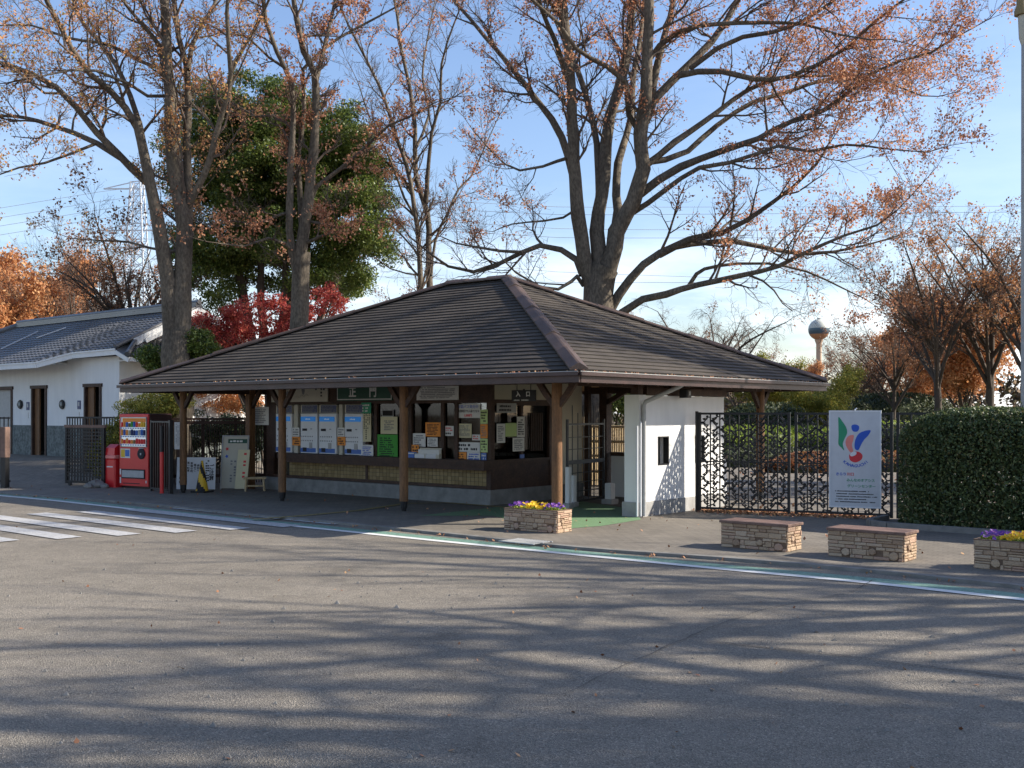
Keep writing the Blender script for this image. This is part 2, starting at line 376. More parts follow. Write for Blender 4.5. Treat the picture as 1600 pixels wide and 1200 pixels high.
hr = ramp(wt, [(0, (.95,)*3), (.10, (.75,)*3), (.17, (.12,)*3), (.4, (.0,)*3)]); wt.links.new(sx.outputs[2], hr.inputs[0])
mu = N(wt, 'ShaderNodeMath', operation='MULTIPLY'); wt.links.new(cr.outputs[0], mu.inputs[0]); wt.links.new(hr.outputs[0], mu.inputs[1])
tint = N(wt, 'ShaderNodeMix', data_type='RGBA', blend_type='MULTIPLY'); tint.inputs[0].default_value = 1; tint.inputs[7].default_value = (.91, .92, 1.03, 1); wt.links.new(sky.outputs[0], tint.inputs[6])
cm = N(wt, 'ShaderNodeMix', data_type='RGBA'); wt.links.new(mu.outputs[0], cm.inputs[0]); wt.links.new(tint.outputs[2], cm.inputs[6])
cm.inputs[7].default_value = (8.6, 8.9, 9.4, 1); wt.links.new(cm.outputs[2], bg.inputs[0]); bg.inputs[1].default_value = .118
S.view_settings.view_transform = 'Standard'; S.view_settings.look = 'None'; S.view_settings.exposure = .85; S.view_settings.gamma = 1
S.cycles.max_bounces = 8; S.cycles.transparent_max_bounces = 12
# ---------------------------------------------------------------- ground
def sm(a, b, x): t = min(1, max(0, (x-a)/(b-a))); return t*t*(3-2*t)
def hgt(x, y): return .5*sm(27, 31.2, y+.25*(x+10))*sm(-6.5, -9.5, x)
def spline(P, step=.5):
    P = [Vector(p).to_3d() for p in P]; out = []
    for i in range(len(P)-1):
        p0, p1, p2, p3 = P[max(i-1,0)], P[i], P[i+1], P[min(i+2,len(P)-1)]
        n = max(1, int((p2-p1).length/step))
        for k in range(n):
            t = k/n
            out.append(.5*((2*p1)+(p2-p0)*t+(2*p0-5*p1+4*p2-p3)*t*t+(3*p1-p0-3*p2+p3)*t**3))
    return out+[P[-1]]
def ribbon(name, P, o0, o1, z, mat, thick=0, direction=VY, nz_=1):
    mb = MB()
    for p in P:
        for k in range(nz_+1):
            q = p+direction*(o0+(o1-o0)*k/nz_); mb.v.append((q.x, q.y, z+(hgt(q.x, q.y) if nz_ > 1 else 0)))
    w = nz_+1
    for i in range(len(P)-1):
        for k in range(nz_): mb.f.append((i*w+k, (i+1)*w+k, (i+1)*w+k+1, i*w+k+1))
    o = mb.build(name, mat, fix=False)
    return tag(o, kind='structure')
xs = [-900,-300,-120,-60]+[x*.8 for x in range(-50, 51)]+[60,120,300,900]
ys = [-300,-60,-20,0,10]+[12+y*.8 for y in range(0, 50)]+[60,90,200,500,1500]
mb = MB()
for y in ys:
    for x in xs: mb.v.append((x, y, hgt(x, y)-.09))
w = len(xs)
for j in range(len(ys)-1):
    for i in range(w-1): mb.f.append((j*w+i, j*w+i+1, (j+1)*w+i+1, (j+1)*w+i))
tag(mb.build('ground', 'earth', fix=False), kind='structure')
KL = spline([(-34,41),(-20,31.3),(-11.85,25.2),(-7.9,22.5),(-5.2,20.15),(-3.0,18.4),(-1.1,16.75),(.88,14.97),(2.66,13.9),(4.15,12.84),(5.46,11.6),(9.4,8.0),(16.5,1.6),(30,-10)])
WL = spline([(-34,40.2),(-20,30.5),(-11.5,24.5),(-8.47,22.05),(-5.7,19.6),(-3.36,17.75),(-1.42,16.15),(0,15.0),(2.32,13.16),(3.88,12.0),(5.12,10.88),(9,7.4),(16,1),(29.5,-10.6)])
ribbon('road', KL, -.005, -70, -.035, 'road', nz_=1)
ribbon('pavement', KL, .12, 30, 0, 'paver', nz_=30)
mb = MB()
for i in range(0, len(KL)-1):
    a, b = KL[i], KL[i+1]; a2, b2 = a+VY*.12, b+VY*.12
    mb.add([(a.x,a.y,-.08),(b.x,b.y,-.08),(b.x,b.y,.006),(a.x,a.y,.006),(a2.x,a2.y,.006),(b2.x,b2.y,.006)], [(0,1,2,3),(3,2,5,4)])
tag(mb.build('kerb', 'kerb', fix=False), kind='structure')
ribbon('verge_marking', WL, .16, .46, -.031, 'green_paint')
ribbon('edge_line', WL, 0, .155, -.027, 'line_paint')
# patched asphalt and its seams
mb = MB()
def seam(P, w):
    P = [gnd(*p) for p in P]; Q = []
    for a, b in zip(P, P[1:]):
        n = max(2, int((b-a).length/.12))
        for k in range(n): Q.append(a.lerp(b, k/n)+Vector((rnd.uniform(-1,1), rnd.uniform(-1,1), 0))*.012)
    Q.append(P[-1]); base = len(mb.v)
    for i, q in enumerate(Q):
        d = (Q[min(i+1,len(Q)-1)]-Q[max(i-1,0)]).normalized(); nrm = Vector((-d.y, d.x, 0))*w*rnd.uniform(.5, 1.2)
        mb.v += [(q.x-nrm.x, q.y-nrm.y, -.0255), (q.x+nrm.x, q.y+nrm.y, -.0255)]
    for i in range(len(Q)-1): mb.f.append((base+2*i, base+2*i+1, base+2*i+3, base+2*i+2))
seam([(880,1078),(915,1062),(1000,1022),(1110,975),(1200,945),(1330,921)], .0045)
seam([(1110,996),(1300,1016),(1600,1054),(1750,1075)], .008)
seam([(940,1020),(990,1031)], .006)
seam([(1330,921),(1362,903)], .006)
tag(mb.build('road_crack', pm('crack', (.085, .076, .065), .95), fix=False), kind='structure')
# zebra crossing
mb = MB()
for i in range(-2, 6):
    p = Vector((-6.75+i*.75, 16.15+i*.42, 0)); L = 4.9
    a = UX*-1*L; wv = VY*.39
    if i < 0: L = 4.9
    q = [p, p+a, p+a+wv, p+wv]
    n = 16; base = len(mb.v)
    for k in range(n+1):
        for e in (0, 1):
            r_ = (q[0] if e == 0 else q[3]).lerp(q[1] if e == 0 else q[2], k/n); mb.v.append((r_.x, r_.y, -.023))
    for k in range(n): mb.f.append((base+2*k, base+2*k+1, base+2*k+3, base+2*k+2))
tag(mb.build('crosswalk', 'white_paint', fix=False), kind='structure')
# green coated path to the entrance, yellow tactile line, drain cover
def flat(name, pts, z, mat):
    mb = MB(); mb.add([(p.x,p.y,z) for p in pts], [tuple(range(len(pts)))]); return tag(mb.build(name, mat), kind='structure')
flat('entrance_path', [gnd(862,828), gnd(770,806), gnd(655,806), gnd(800,790), gnd(872,789), gnd(905,783), gnd(985,795), gnd(1002,812), gnd(940,822)], .004, 'green_path')
def ln(name, pts, w, mat, z):
    mb = MB()
    for i, q in enumerate(pts):
        d = (pts[min(i+1,len(pts)-1)]-pts[max(i-1,0)]).normalized(); nr = Vector((-d.y, d.x, 0))*w/2
        mb.v += [(q.x-nr.x,q.y-nr.y,z),(q.x+nr.x,q.y+nr.y,z)]
    for i in range(len(pts)-1): mb.f.append((2*i,2*i+1,2*i+3,2*i+2))
    return mb
ln('x', [gnd(395,812), gnd(475,806), gnd(560,798), gnd(635,787), gnd(700,786), gnd(790,793)], .16, 0, .008).build('tactile_paving', 'yellow_paint', fix=False)['kind'] = 'structure'
g0 = gnd(810, 848)
gr = MB()
for i in range(12): gr.box(-.3+i*.052, -.3+i*.052+.022, -.2, .2, 0, .012)
gr.box(-.32,.33,-.22,-.2,0,.012).box(-.32,.33,.2,.22,0,.012).box(-.32,.33,-.01,.01,0,.011)
o = gr.build('drain_grate', 'galv', loc=(g0.x+.1, g0.y+.1, .002), rz=TH); tag(o, 'flat grey metal drain grating in the pavement in front of the flower planter', 'drain cover')
# ---------------------------------------------------------------- the gatehouse (own axes: x to the right eave, y inwards)
GH = empty('gatehouse', E0, TH, 'low timber gatehouse with a wide dark hipped shingle roof and ticket windows', 'gatehouse')
X0, Y1, ZE, ZR = -13.07, 8.82, 2.50, 4.71
A_, B_, Cc, D_ = Vector((X0,0,ZE)), Vector((0,0,ZE)), Vector((0,Y1,ZE)), Vector((X0,Y1,ZE))
RL, RR = Vector((-6.9,4.41,ZR)), Vector((-5.18,4.41,ZR))
def slope(mb, a, b, c, d, n):
    """courses of shingles between eave a-b and top d-c"""
    nr = (b-a).cross(d-a).normalized()
    if nr.z < 0: nr = -nr
    for i in range(n):
        t0, t1 = i/n, (i+1)/n+.004
        p, q, r, s = a.lerp(d,t0), b.lerp(c,t0), b.lerp(c,t1), a.lerp(d,t1)
        lo = .024; o = [p+nr*lo, q+nr*lo, r+nr*.004, s+nr*.004, p-nr*.004, q-nr*.004]
        base = len(mb.v); mb.v += [tuple(v) for v in o]
        ax = (b-a).normalized()
        for k, v in enumerate(o): mb.uv.append(((v-a).dot(ax)+i*.37, i+(0 if k in (0,1,4,5) else 1)))
        mb.f += [(base,base+1,base+2,base+3), (base+4,base+5,base+1,base)]
mb = MB(); mb.uv = []
slope(mb, A_, B_, RR, RL, 30); slope(mb, B_, Cc, RR, RR, 30); slope(mb, Cc, D_, RL, RR, 30); slope(mb, D_, A_, RL, RL, 30)
roof = mb.build('roof', 'shingle', GH, fix=False)
mb = MB(); dn = Vector((0,0,-.11))
e = .02
for P in ((A_,B_,RR,RL),(B_,Cc,RR),(Cc,D_,RL,RR),(D_,A_,RL)): mb.add([p+dn for p in P], [tuple(range(len(P)))])
mb.build('soffit', 'soffit', GH, fix=False)
mb = MB()                                             # rafters under the boards
for i in range(27):
    x = X0+.25+i*.48
    if x < -.2:
        mx = 4.41*min(1, (x-X0)/(RL.x-X0), (0-x)/(0-RR.x))
        mb.bar((x,.03,ZE-.17+.03*.5), (x,mx,ZE-.17+mx*.501), .05, .08)
for j in range(17):
    y = .3+j*.5; t = 1-abs(y-4.41)/4.41
    mb.bar((-.03,y,ZE-.17), (-.03-5.15*t,y,ZE-.17+t*(ZR-ZE)), .05, .08)
mb.build('rafter', 'dark_wood', GH)
def hipcap(a, b, w=.145, n=7):
    mb = MB(); a = Vector(a); b = Vector(b); d = (b-a); L = d.length; d.normalize(); s = d.cross(Vector((0,0,1))).normalized()
    for i in range(n):
        p = a+d*(L*i/n); q = a+d*(L*(i+1)/n+.02); lift = .075-.018*(i % 2)-.012*i/n
        u_ = Vector((0,0,1))
        prof = [(-w,-.03),(-w,.0),(-.02,lift),(.02,lift),(w,.0),(w,-.03)]
        v = [p+s*x+u_*(z+.035) for x, z in prof]+[q+s*x+u_*(z+.028) for x, z in prof]
        mb.add(v, [(k,k+1,k+7,k+6) for k in range(5)]+[tuple(range(5,-1,-1)), tuple(range(6,12))])
    return mb.build('hip_cap', 'hip_metal', roof)
hipcap(B_, RR); hipcap(A_, RL); hipcap(Cc, RR); hipcap(D_, RL); hipcap(RL-Vector((.05,0,0)), RR+Vector((.05,0,0)), .15, 3)
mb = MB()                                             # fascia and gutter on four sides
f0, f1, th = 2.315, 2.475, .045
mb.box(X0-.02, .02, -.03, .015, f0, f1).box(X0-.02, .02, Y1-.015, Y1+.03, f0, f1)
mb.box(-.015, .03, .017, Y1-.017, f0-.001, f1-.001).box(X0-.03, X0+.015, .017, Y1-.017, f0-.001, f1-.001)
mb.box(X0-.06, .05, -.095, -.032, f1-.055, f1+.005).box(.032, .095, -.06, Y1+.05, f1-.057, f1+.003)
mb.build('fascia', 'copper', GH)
mb = MB(); rg = random.Random(4)                                    # dusty lip of the gutter
mb.box(X0-.06, .05, -.101, -.094, f1+.002, f1+.012); mb.box(.094, .101, -.09, Y1+.05, f1, f1+.01)
mb.build('gutter_lip', 'galv', GH)
mb = MB()
for i in range(260):
    if i < 110: x, y = rg.uniform(X0, 0), rg.uniform(-.085, -.03)
    else: x, y = rg.uniform(.035, .085), rg.uniform(0, Y1)
    s = rg.uniform(.008, .028); mb.bar((x,y,f1+.008), (x+rg.uniform(-s,s),y+rg.uniform(-s,s),f1+.008+s*.8), s, s*.6)
o = mb.build('gutter_leaves', 'dryleaf', GH); o['kind'] = 'stuff'

# posts
def post(x, y, r=.088, shoe=True, top=2.42, sq=False, br=((1,0),(-1,0))):
    mb = MB()
    if sq: mb.cbox(x-r, x+r, y-r, y+r, .16 if shoe else 0, top, .015)
    else: mb.lathe([(r,.19),(r*1.02,.8),(r*.98,1.6),(r,top)], 16, (x,y,0))
    p = mb.build('post', 'wood', GH, smooth=not sq)
    if shoe: MB().lathe([(.045,0),(.05,.05),(.066,.06),(.075,.20)], 12, (x,y,0)).build('post_shoe', 'black', p, smooth=True)
    for dx, dy in br:
        b = MB(); pts = []
        for k in range(5):
            t = k/4; pts.append(Vector((x+dx*(.05+.34*t), y+dy*(.05+.34*t), top-.44+.40*t-.02*math.sin(t*3.14))))
        for p0, p1 in zip(pts, pts[1:]): b.bar(p0, p1+(p1-p0)*.1, .07, .10)
        b.build('brace', 'dark_wood', p)
    return p
for x in (-1.2, -4.84, -8.48, -12.12): post(x, 1.0, .09 if x == -1.2 else .082)
post(-12.12, 2.87, .09, False, sq=True); post(-.95, 7.7, .09, br=((0,1),(0,-1)))
mb = MB()
for bx_ in ((-12.6, -.6, .93, 1.07, 2.34, 2.46),(-1.02, -.88, 1.075, 8.2, 2.30, 2.435),(-12.2, -12.04, 1.075, 8.0, 2.30, 2.44)): MB().box(*bx_).build('eaves_beam', 'dark_wood', GH)

# ticket office
KX0, KX1, KY, KY1 = -11.75, -4.48, 3.07, 6.14
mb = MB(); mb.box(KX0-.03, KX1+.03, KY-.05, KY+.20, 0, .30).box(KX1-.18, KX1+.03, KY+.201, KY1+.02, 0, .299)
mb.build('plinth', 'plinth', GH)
mb = MB()                                             # timber frame of the front
zS, zT = .90, 2.05
def fx(px): return hit(px, 700, 'y', KY).x
for px in (431, 574, 587, 641, 691.5, 713): x = fx(px); mb.box(x-.045, x+.045, KY-.01, KY+.10, zS, zT)
mb.box(KX1-.10, KX1+.012, KY-.022, KY+.10, .30, 2.7)
mb.box(KX0, KX1-.101, KY-.03, KY+.12, .31, .37).box(KX0+.9, KX1-.101, KY-.02, KY+.1, zT, zT+.07)
for px in (574, 427): x = fx(px); mb.box(x-.04, x+.04, KY-.025, KY+.08, .371, .76)
mb.build('front_frame', 'dark_wood', GH)
mb = MB(); mb.box(KX0+.8, KX1+.08, KY-.30, KY+.1, .78, .90); mb.box(KX0+.82, KX1+.06, KY-.27, KY-.02, .70, .779); mb.build('counter', 'dark_wood', GH)
mb = MB(); x = KX0+.9; tw = .108
while x < KX1-.12:
    for r_ in range(4):
        z = .375+r_*.083; mb.box(x, x+tw-.008, KY-.012, KY+.0, z, z+.076)
    x += tw
mb.build('tile_panel', 'mustard', GH)
MB().box(KX0+.85, KX1-.101, KY+.001, KY+.06, .371, .72).build('tile_backing', 'dark', GH)
mb = MB(); mb.box(KX0+.01, fx(431)-.05, KY, KY+.1, .371, zT+.07); mb.box(KX0, KX1-.101, KY+.001, KY+.09, zT+.071, 2.75)
mb.build('boarding', 'dark_wood', GH)
mb = MB()
for a_, b_ in ((587,641),(641,691.5),(691.5,713),(713,766)): MB().box(fx(a_)+.05, fx(b_)-.05, KY+.045, KY+.051, zS, zT).build('window', 'glass', GH)
# side facing the passage
def sy(px): return hit(px, 700, 'x', KX1).y
mb = MB(); ya, yb = 3.175, 4.95
mb.box(KX1-.1, KX1-.0, ya, yb, .301, .84).box(KX1-.1, KX1+.01, ya, yb, 2.0, 2.12); mb.box(KX1-.1, KX1+.015, yb, yb+.1, .301, 2.12)
for y in (4.05,): mb.box(KX1-.08, KX1+.005, y-.03, y+.03, .84, 2.0)
for k in range(7): y = 4.35+k*.06; mb.box(KX1-.02, KX1+.0, y, y+.02, 1.05, 1.85)
mb.box(KX1-.1, KX1+.05, ya, yb, .841, .90)
mb.build('side_frame', 'dark_wood', GH)
mb = MB(); mb.box(KX1-.06, KX1-.052, ya, yb, .90, 2.0); mb.build('side_window', 'glass', GH)
mb = MB(); mb.box(KX1-.09, KX1-.004, ya, yb+.1, 2.121, 2.9).box(KX1-.1, KX1-.005, yb+.101, KY1, .30, 2.9); mb.build('side_wall', 'cream', GH)
mb = MB(); mb.box(KX0, KX0+.1, KY+.11, KY1, 0, 2.7).box(KX0+.101, KX1-.12, KY1-.1, KY1, 0, 2.7).box(KX0+.101, KX1-.12, KY+.21, KY1-.101, .02, .06)
mb.box(KX0+.101, KX1-.12, KY+.13, KY1-.101, 2.6, 2.64); mb.build('rear_wall', 'offwhite', GH)
mb = MB()                                            # desks and cabinets inside
mb.box(-9.6, -4.8, KY+.25, KY+.85, .74, .78).box(-9.6, -9.2, 5.2, 6.0, .06, 1.3).box(-8.0, -6.9, 5.5, 6.0, .06, 1.6).box(-6.4,-5.6,5.3,6.0,.06,1.1)
mb.build('office_furniture', 'dark_wood', GH)

# white wall under the right eave
wx0, wx1 = -1.01, -.81
def wy(px): return hit(px, 700, 'x', wx1).y
n0, n1 = wy(1028), wy(1044.5); m0, m1 = wy(1086), wy(1100); ye = wy(1131); ys0 = wy(1000)
nz0, nz1 = .90, 1.42
mb = MB()
def seg(y0, y1, z0=.26, z1=2.16): mb.box(wx0, wx1, y0, y1, z0, z1)
seg(ys0, n0); seg(n0, n1, .26, nz0); seg(n0, n1, nz1, 2.16); seg(n1, m0); seg(m0, m1, .26, nz0); seg(m0, m1, nz1, 2.16); seg(m1, ye)
mb.box(wx0-.10, wx1+.02, ys0-.05, ys0+.16, .261, 2.17)
ww = mb.build('garden_wall', 'plaster', GH)
mb = MB(); mb.box(wx0-.01, wx1+.012, ys0+.17, ye, 0, .26).box(wx0-.13, wx1+.04, ys0-.08, ys0+.169, 0, .262); mb.build('wall_base', 'concrete', GH)
for a_, b_ in ((n0,n1),(m0,m1)):
    mb = MB(); mb.box(wx1-.10, wx1+.012, a_, a_+.02, nz0, nz1).box(wx1-.10, wx1+.012, b_-.02, b_, nz0, nz1).box(wx1-.10, wx1+.012, a_+.02, b_-.02, nz0, nz0+.02).box(wx1-.10, wx1+.012, a_+.02, b_-.02, nz1-.02, nz1)
    mb.build('niche_frame', 'black', ww)
MB().box(wx0+.002, wx0+.02, n0+.0, n1, nz0, nz1).build('niche_panel', 'dark', GH)
mb = MB(); mb.box(wx0+.02, wx1+.015, ys0+.2, ye+.1, 2.17, 2.30); mb.bar((-.91,ys0+.3,2.3),(-.91,ys0+.9,2.62),.08); mb.box(-.99,-.83,ys0-.03,ys0+.13,2.171,2.42)
for y in (ys0+1.1, ys0+2.3): mb.box(-.97, -.85, y, y+.12, 2.301, 2.40)
mb.box(-4.4,-1.1,2.85,2.97,2.40,2.52)
mb.build('wall_plate', 'dark_wood', GH)
def wp(px, py, x=-.76): return hit(px, py, 'x', x)
mb = MB(); a_ = Vector((-.02, hit(1065,608,'x',-.02).y, 2.32)); b_ = wp(1006, 629, -.74)
mb.tube([a_+Vector((0,0,.1)), a_, a_.lerp(b_,.06), b_.lerp(a_,.05), b_-Vector((0,0,.05)), Vector((b_.x,b_.y,.02))], .038, 12)
mb.build('downpipe', 'galv', GH, smooth=True)
mb = MB()
for px, zt in ((995.5, 1.62), (1000, 1.7)):
    mb = MB(); p = hit(px, 700, 'y', ys0-.11) if px < 998 else wp(px+1, 700, -.765)
    mb.tube([(p.x,p.y,.02),(p.x,p.y,zt)], .02, 8); mb.build('conduit', 'white', GH)
p = wp(1073, 614, -.6); mb = MB(); mb.cbox(p.x-.12, p.x+.06, p.y-.08, p.y+.08, p.z-.09, p.z+.07, .02); lb = mb.build('camera_box', 'black', GH)  # black camera and speaker box under the eave
MB().box(p.x+.061, p.x+.066, p.y-.03, p.y+.03, p.z-.04, p.z+.03).build('lens', 'galv', lb)

# back of the passage
mb = MB(); mb.box(-3.95, -1.15, 6.5, 6.62, .0, .90); mb.build('low_wall', 'plaster', GH)
mb = MB(); mb.box(-4.22, -4.02, 6.42, 6.62, 0, 2.75).box(-3.95, -1.15, 6.46, 6.66, .901, .98).box(-4.48,-.9,6.48,6.6,2.28,2.42); mb.bar((-4.1,6.5,2.05),(-3.4,6.5,2.4),.1)
mb.box(-4.47,-4.36,6.2,6.32,0,2.7)
mb.build('passage_post', 'dark_wood', GH)

# ---------------------------------------------------------------- notices on the building
def rect(px0, py0, px1, py1, axis='y', val=KY):
    c, d = (px0+px1)/2, (py0+py1)/2
    a, b = hit(px0, d, axis, val), hit(px1, d, axis, val); lo, hi = hit(c, py1, axis, val), hit(c, py0, axis, val)
    return (a.x, b.x, lo.z, hi.z) if axis == 'y' else (a.y, b.y, lo.z, hi.z)
NR = random.Random(11)
def board(name, px, label, cat, mat='paper', y=KY+.036, axis='y', th=.006, group=None, rows=0, vert=False, ink='ink', margin=.1, grows=None, top=None):
    a, b, z0, z1 = rect(*px, axis=axis, val=y)
    if top: z1 = top
    w, h = b-a, z1-z0
    rz = TH if axis == 'y' else TH+R(90)
    c = W((a+b)/2, y, z0) if axis == 'y' else W(y, (a+b)/2, z0)
    root = empty(name, c, rz, label, cat, group)
    MB().box(-w/2, w/2, -th, 0, 0, h).build('sheet', mat, root)
    if rows:
        mb = marks(MB(), -w/2+w*margin, w/2-w*margin, h*margin, h*(1-margin), -th-.001, rows, NR, vert)
        mb.build('print', ink, root)
    return root, w, h
o, w, h = board('entrance_sign', (528,588,614,626), 'dark green sign reading main gate in large white characters above the ticket machines', 'sign', 'sign_green', KY-.02, th=.03)
for px, ch in ((-.205, '正'), (.165, '門')): text(ch, h*.46, 'paper', o, (px*w, -.034, h*.33), bold=.008)
MB().box(-w/2+.01,-w/2+.03,-.034,-.031,.02,h).box(w/2-.03,w/2-.01,-.034,-.031,.02,h).box(-w/2+.031,w/2-.031,-.034,-.031,.02,.04).build('border', 'paper', o)
o, w, h = board('picture_board', (425,590,513,628), 'long pale board with a faded bird drawing, above the ticket machine hidden by a post', 'picture board', 'offwhite', KY-.02, th=.02)
mb = marks(MB(), w*.28, w*.46, h*.12, h*.95, -.022, 4, NR, True); mb.build('print', 'ink', o)
mb = MB(); prev = None
for k in range(14):
    c = Vector((-w*.05+k*.035, -.021, h*.2+math.sin(k*1.3)*.03+k*.004))
    if prev: mb.bar(prev, c, .012, .002)
    prev = c
for cx, cz, r_, e_ in ((.08,.55,.05,.11),(-.2,.35,.04,.05),(-.36,.6,.05,.05)):
    mb.prism([(w*cx+math.cos(t)*r_*w*.6, h*cz+math.sin(t)*e_*3*h*.8) for t in [i*.52 for i in range(12)]], -.023, -.021, 'y')
mb.build('drawing', 'grey_ink', o)
board('notice_board', (652,594,717,625), 'wide white board of closely printed lines above the middle window', 'notice board', 'paper', KY-.02, th=.02, rows=10, ink='grey_ink', margin=.07)
board('notice', (396,636,420,664), 'square white notice on the dark boards left of the ticket machines', 'notice', 'paper', KY-.004, rows=8, ink='grey_ink')
board('notice', (565,629,580,690), 'tall narrow notice with a green heading beside the ticket machine next to the green poster', 'notice', 'beige', KY-.03, rows=5, vert=True, margin=.06)
o, w, h = board('notice_heading', (565,629,580,646), 'green heading strip of the tall narrow notice beside the ticket machine', 'notice', 'green_ink', KY-.038)
marks(MB(), -w*.4, w*.4, h*.1, h*.9, -.007, 3, NR).build('print', 'paper', o)
board('notice', (562,695,583.5,715.5), 'small white paper with a drawn map below the tall narrow notice', 'notice', 'paper', KY-.04, rows=6, ink='blue_ink')
board('notice', (590,679,621.5,717.5), 'bright green poster of printed lines left of the middle timber post', 'poster', 'lime', KY-.03, rows=9)
board('notice', (595,651,621,678), 'cream sheet pinned immediately above the bright green poster', 'notice', 'beige', KY-.02, rows=6, ink='grey_ink', margin=.2)
mb_r = board('speaking_window', (597,640,615,651), 'small square speaking hatch with a grey frame above the cream sheet', 'hatch', 'galv', KY+.02)
MB().box(-mb_r[1]/2+.02, mb_r[1]/2-.02, -.009, -.007, .02, mb_r[2]-.02).build('opening', 'dark', mb_r[0])
board('notice', (645,677,665,698), 'grey photo sheet taped low on the window beside the orange price sheet', 'notice', 'paper', rows=5, ink='grey_ink')
board('notice', (665,660,688.5,682), 'orange price sheet with two columns in the middle ticket window', 'notice', 'orange', rows=8)
board('notice', (668,683.5,684,698), 'small pale notice below the orange price sheet', 'notice', 'paper', rows=5, ink='grey_ink')
board('notice', (643.5,695,654.5,707), 'small orange card standing above the blue leaflet box', 'notice', 'orange', KY-.03, rows=2)
o, w, h = board('notice', (695,665.5,709,681), 'small white note with a red line on the narrow pane', 'notice', 'paper', rows=0)
marks(MB(), -w*.4, w*.4, h*.1, h*.4, -.007, 1, NR).build('print', 'ink', o); marks(MB(), -w*.4, w*.4, h*.45, h*.9, -.007, 2, NR).build('print', 'red_ink', o)
o, w, h = board('pass_poster', (713,631.5,750.5,653), 'white poster advertising annual passes in blue, black and red at the right window', 'poster', 'paper', KY+.034)
text('年間パス発売中', h*.27, 'blue_ink', o, (0,-.008,h*.80), sx=.82*w/(h*.27*7)*1.05)
text('一年間何回でも入園できます', h*.22, 'ink', o, (0,-.008,h*.48), sx=.95*w/(h*.22*13))
text('1,000円', h*.24, 'red_ink', o, (0,-.008,h*.17), bold=.002)
board('notice', (714,662,737,684), 'large pale yellowish notice in the corner window under the annual pass poster', 'notice', 'beige', rows=9, ink='grey_ink')
board('notice', (738,679,750.5,688), 'small white strip with red and black print left of the orange strip', 'notice', 'paper', rows=2, ink='red_ink')
board('notice', (751,640,762,662), 'pale green sheet, topmost of the three sheets hung down the corner post', 'notice', 'palegreen', KY-.03, rows=4)
board('notice', (751,663,762,684.5), 'orange sheet between the two pale green ones on the corner post', 'notice', 'orange', KY-.03, rows=6, ink='grey_ink')
board('notice', (751,685.5,762,706.5), 'pale green sheet, lowest of the three sheets hung down the corner post', 'notice', 'palegreen', KY-.03, rows=4)
board('notice', (713,691,750,706), 'wide white strip with large black characters low in the right window', 'notice', 'paper', KY+.034, rows=2)
board('notice', (713,706.5,729,720), 'orange card at the bottom left of the right window', 'notice', 'orange', KY+.030, rows=3)
board('notice', (730,706.5,750.5,720), 'white card with blue print at the bottom of the right window', 'notice', 'paper', KY+.030, rows=3, ink='blue_ink')
board('notice', (752,708,760,720), 'small blue and white card at the foot of the corner post', 'notice', 'blue', KY-.04, rows=2, ink='paper')
SX = KX1+.004
board('notice', (776,630,806.5,645), 'grey board lettered in dark print at the top of the passage window', 'notice', 'galv', SX+.02, 'x', rows=2)
board('notice', (776,662,789,692), 'tall white sheet on the passage window, left of the pale green one', 'notice', 'paper', SX+.01, 'x', rows=9, ink='grey_ink')
board('notice', (789.5,661,807,682), 'pale green sheet on the passage window', 'notice', 'palegreen', SX+.012, 'x')
board('notice', (807.5,651,819.5,683), 'narrow printed sheet on the passage window, right of the pale green one', 'notice', 'paper', SX+.014, 'x', rows=7)
board('notice', (801,684,819,705), 'small park map sheet below the pale green one on the passage window', 'notice', 'paper', SX+.012, 'x', rows=6, ink='grey_ink')
board('notice', (812,710,819,716), 'tiny blue sticker under the park map sheet', 'sticker', 'blue', SX+.01, 'x')
o, w, h = board('entry_sign', (801,609.5,838,627), 'black scalloped hanging sign with two white characters at the passage corner', 'sign', 'black', 2.75, th=.03)
for px, ch in ((-.22,'入'),(.2,'口')): text(ch, h*.5, 'paper', o, (px*w,-.034,h*.62), bold=.004)
marks(MB(), -w*.42, w*.42, h*.02, h*.2, -.034, 1, NR).build('print', 'paper', o)
mb = MB(); mb.lathe([(.001,-w*.0),(.02,0),(.02,.03),(.001,.03)],8,(0,-.015,h-.01)); mb.box(-w*.3,-w*.28,-.02,-.01,h,h+.35).box(w*.28,w*.3,-.02,-.01,h,h+.35); mb.build('hanger', 'black', o)

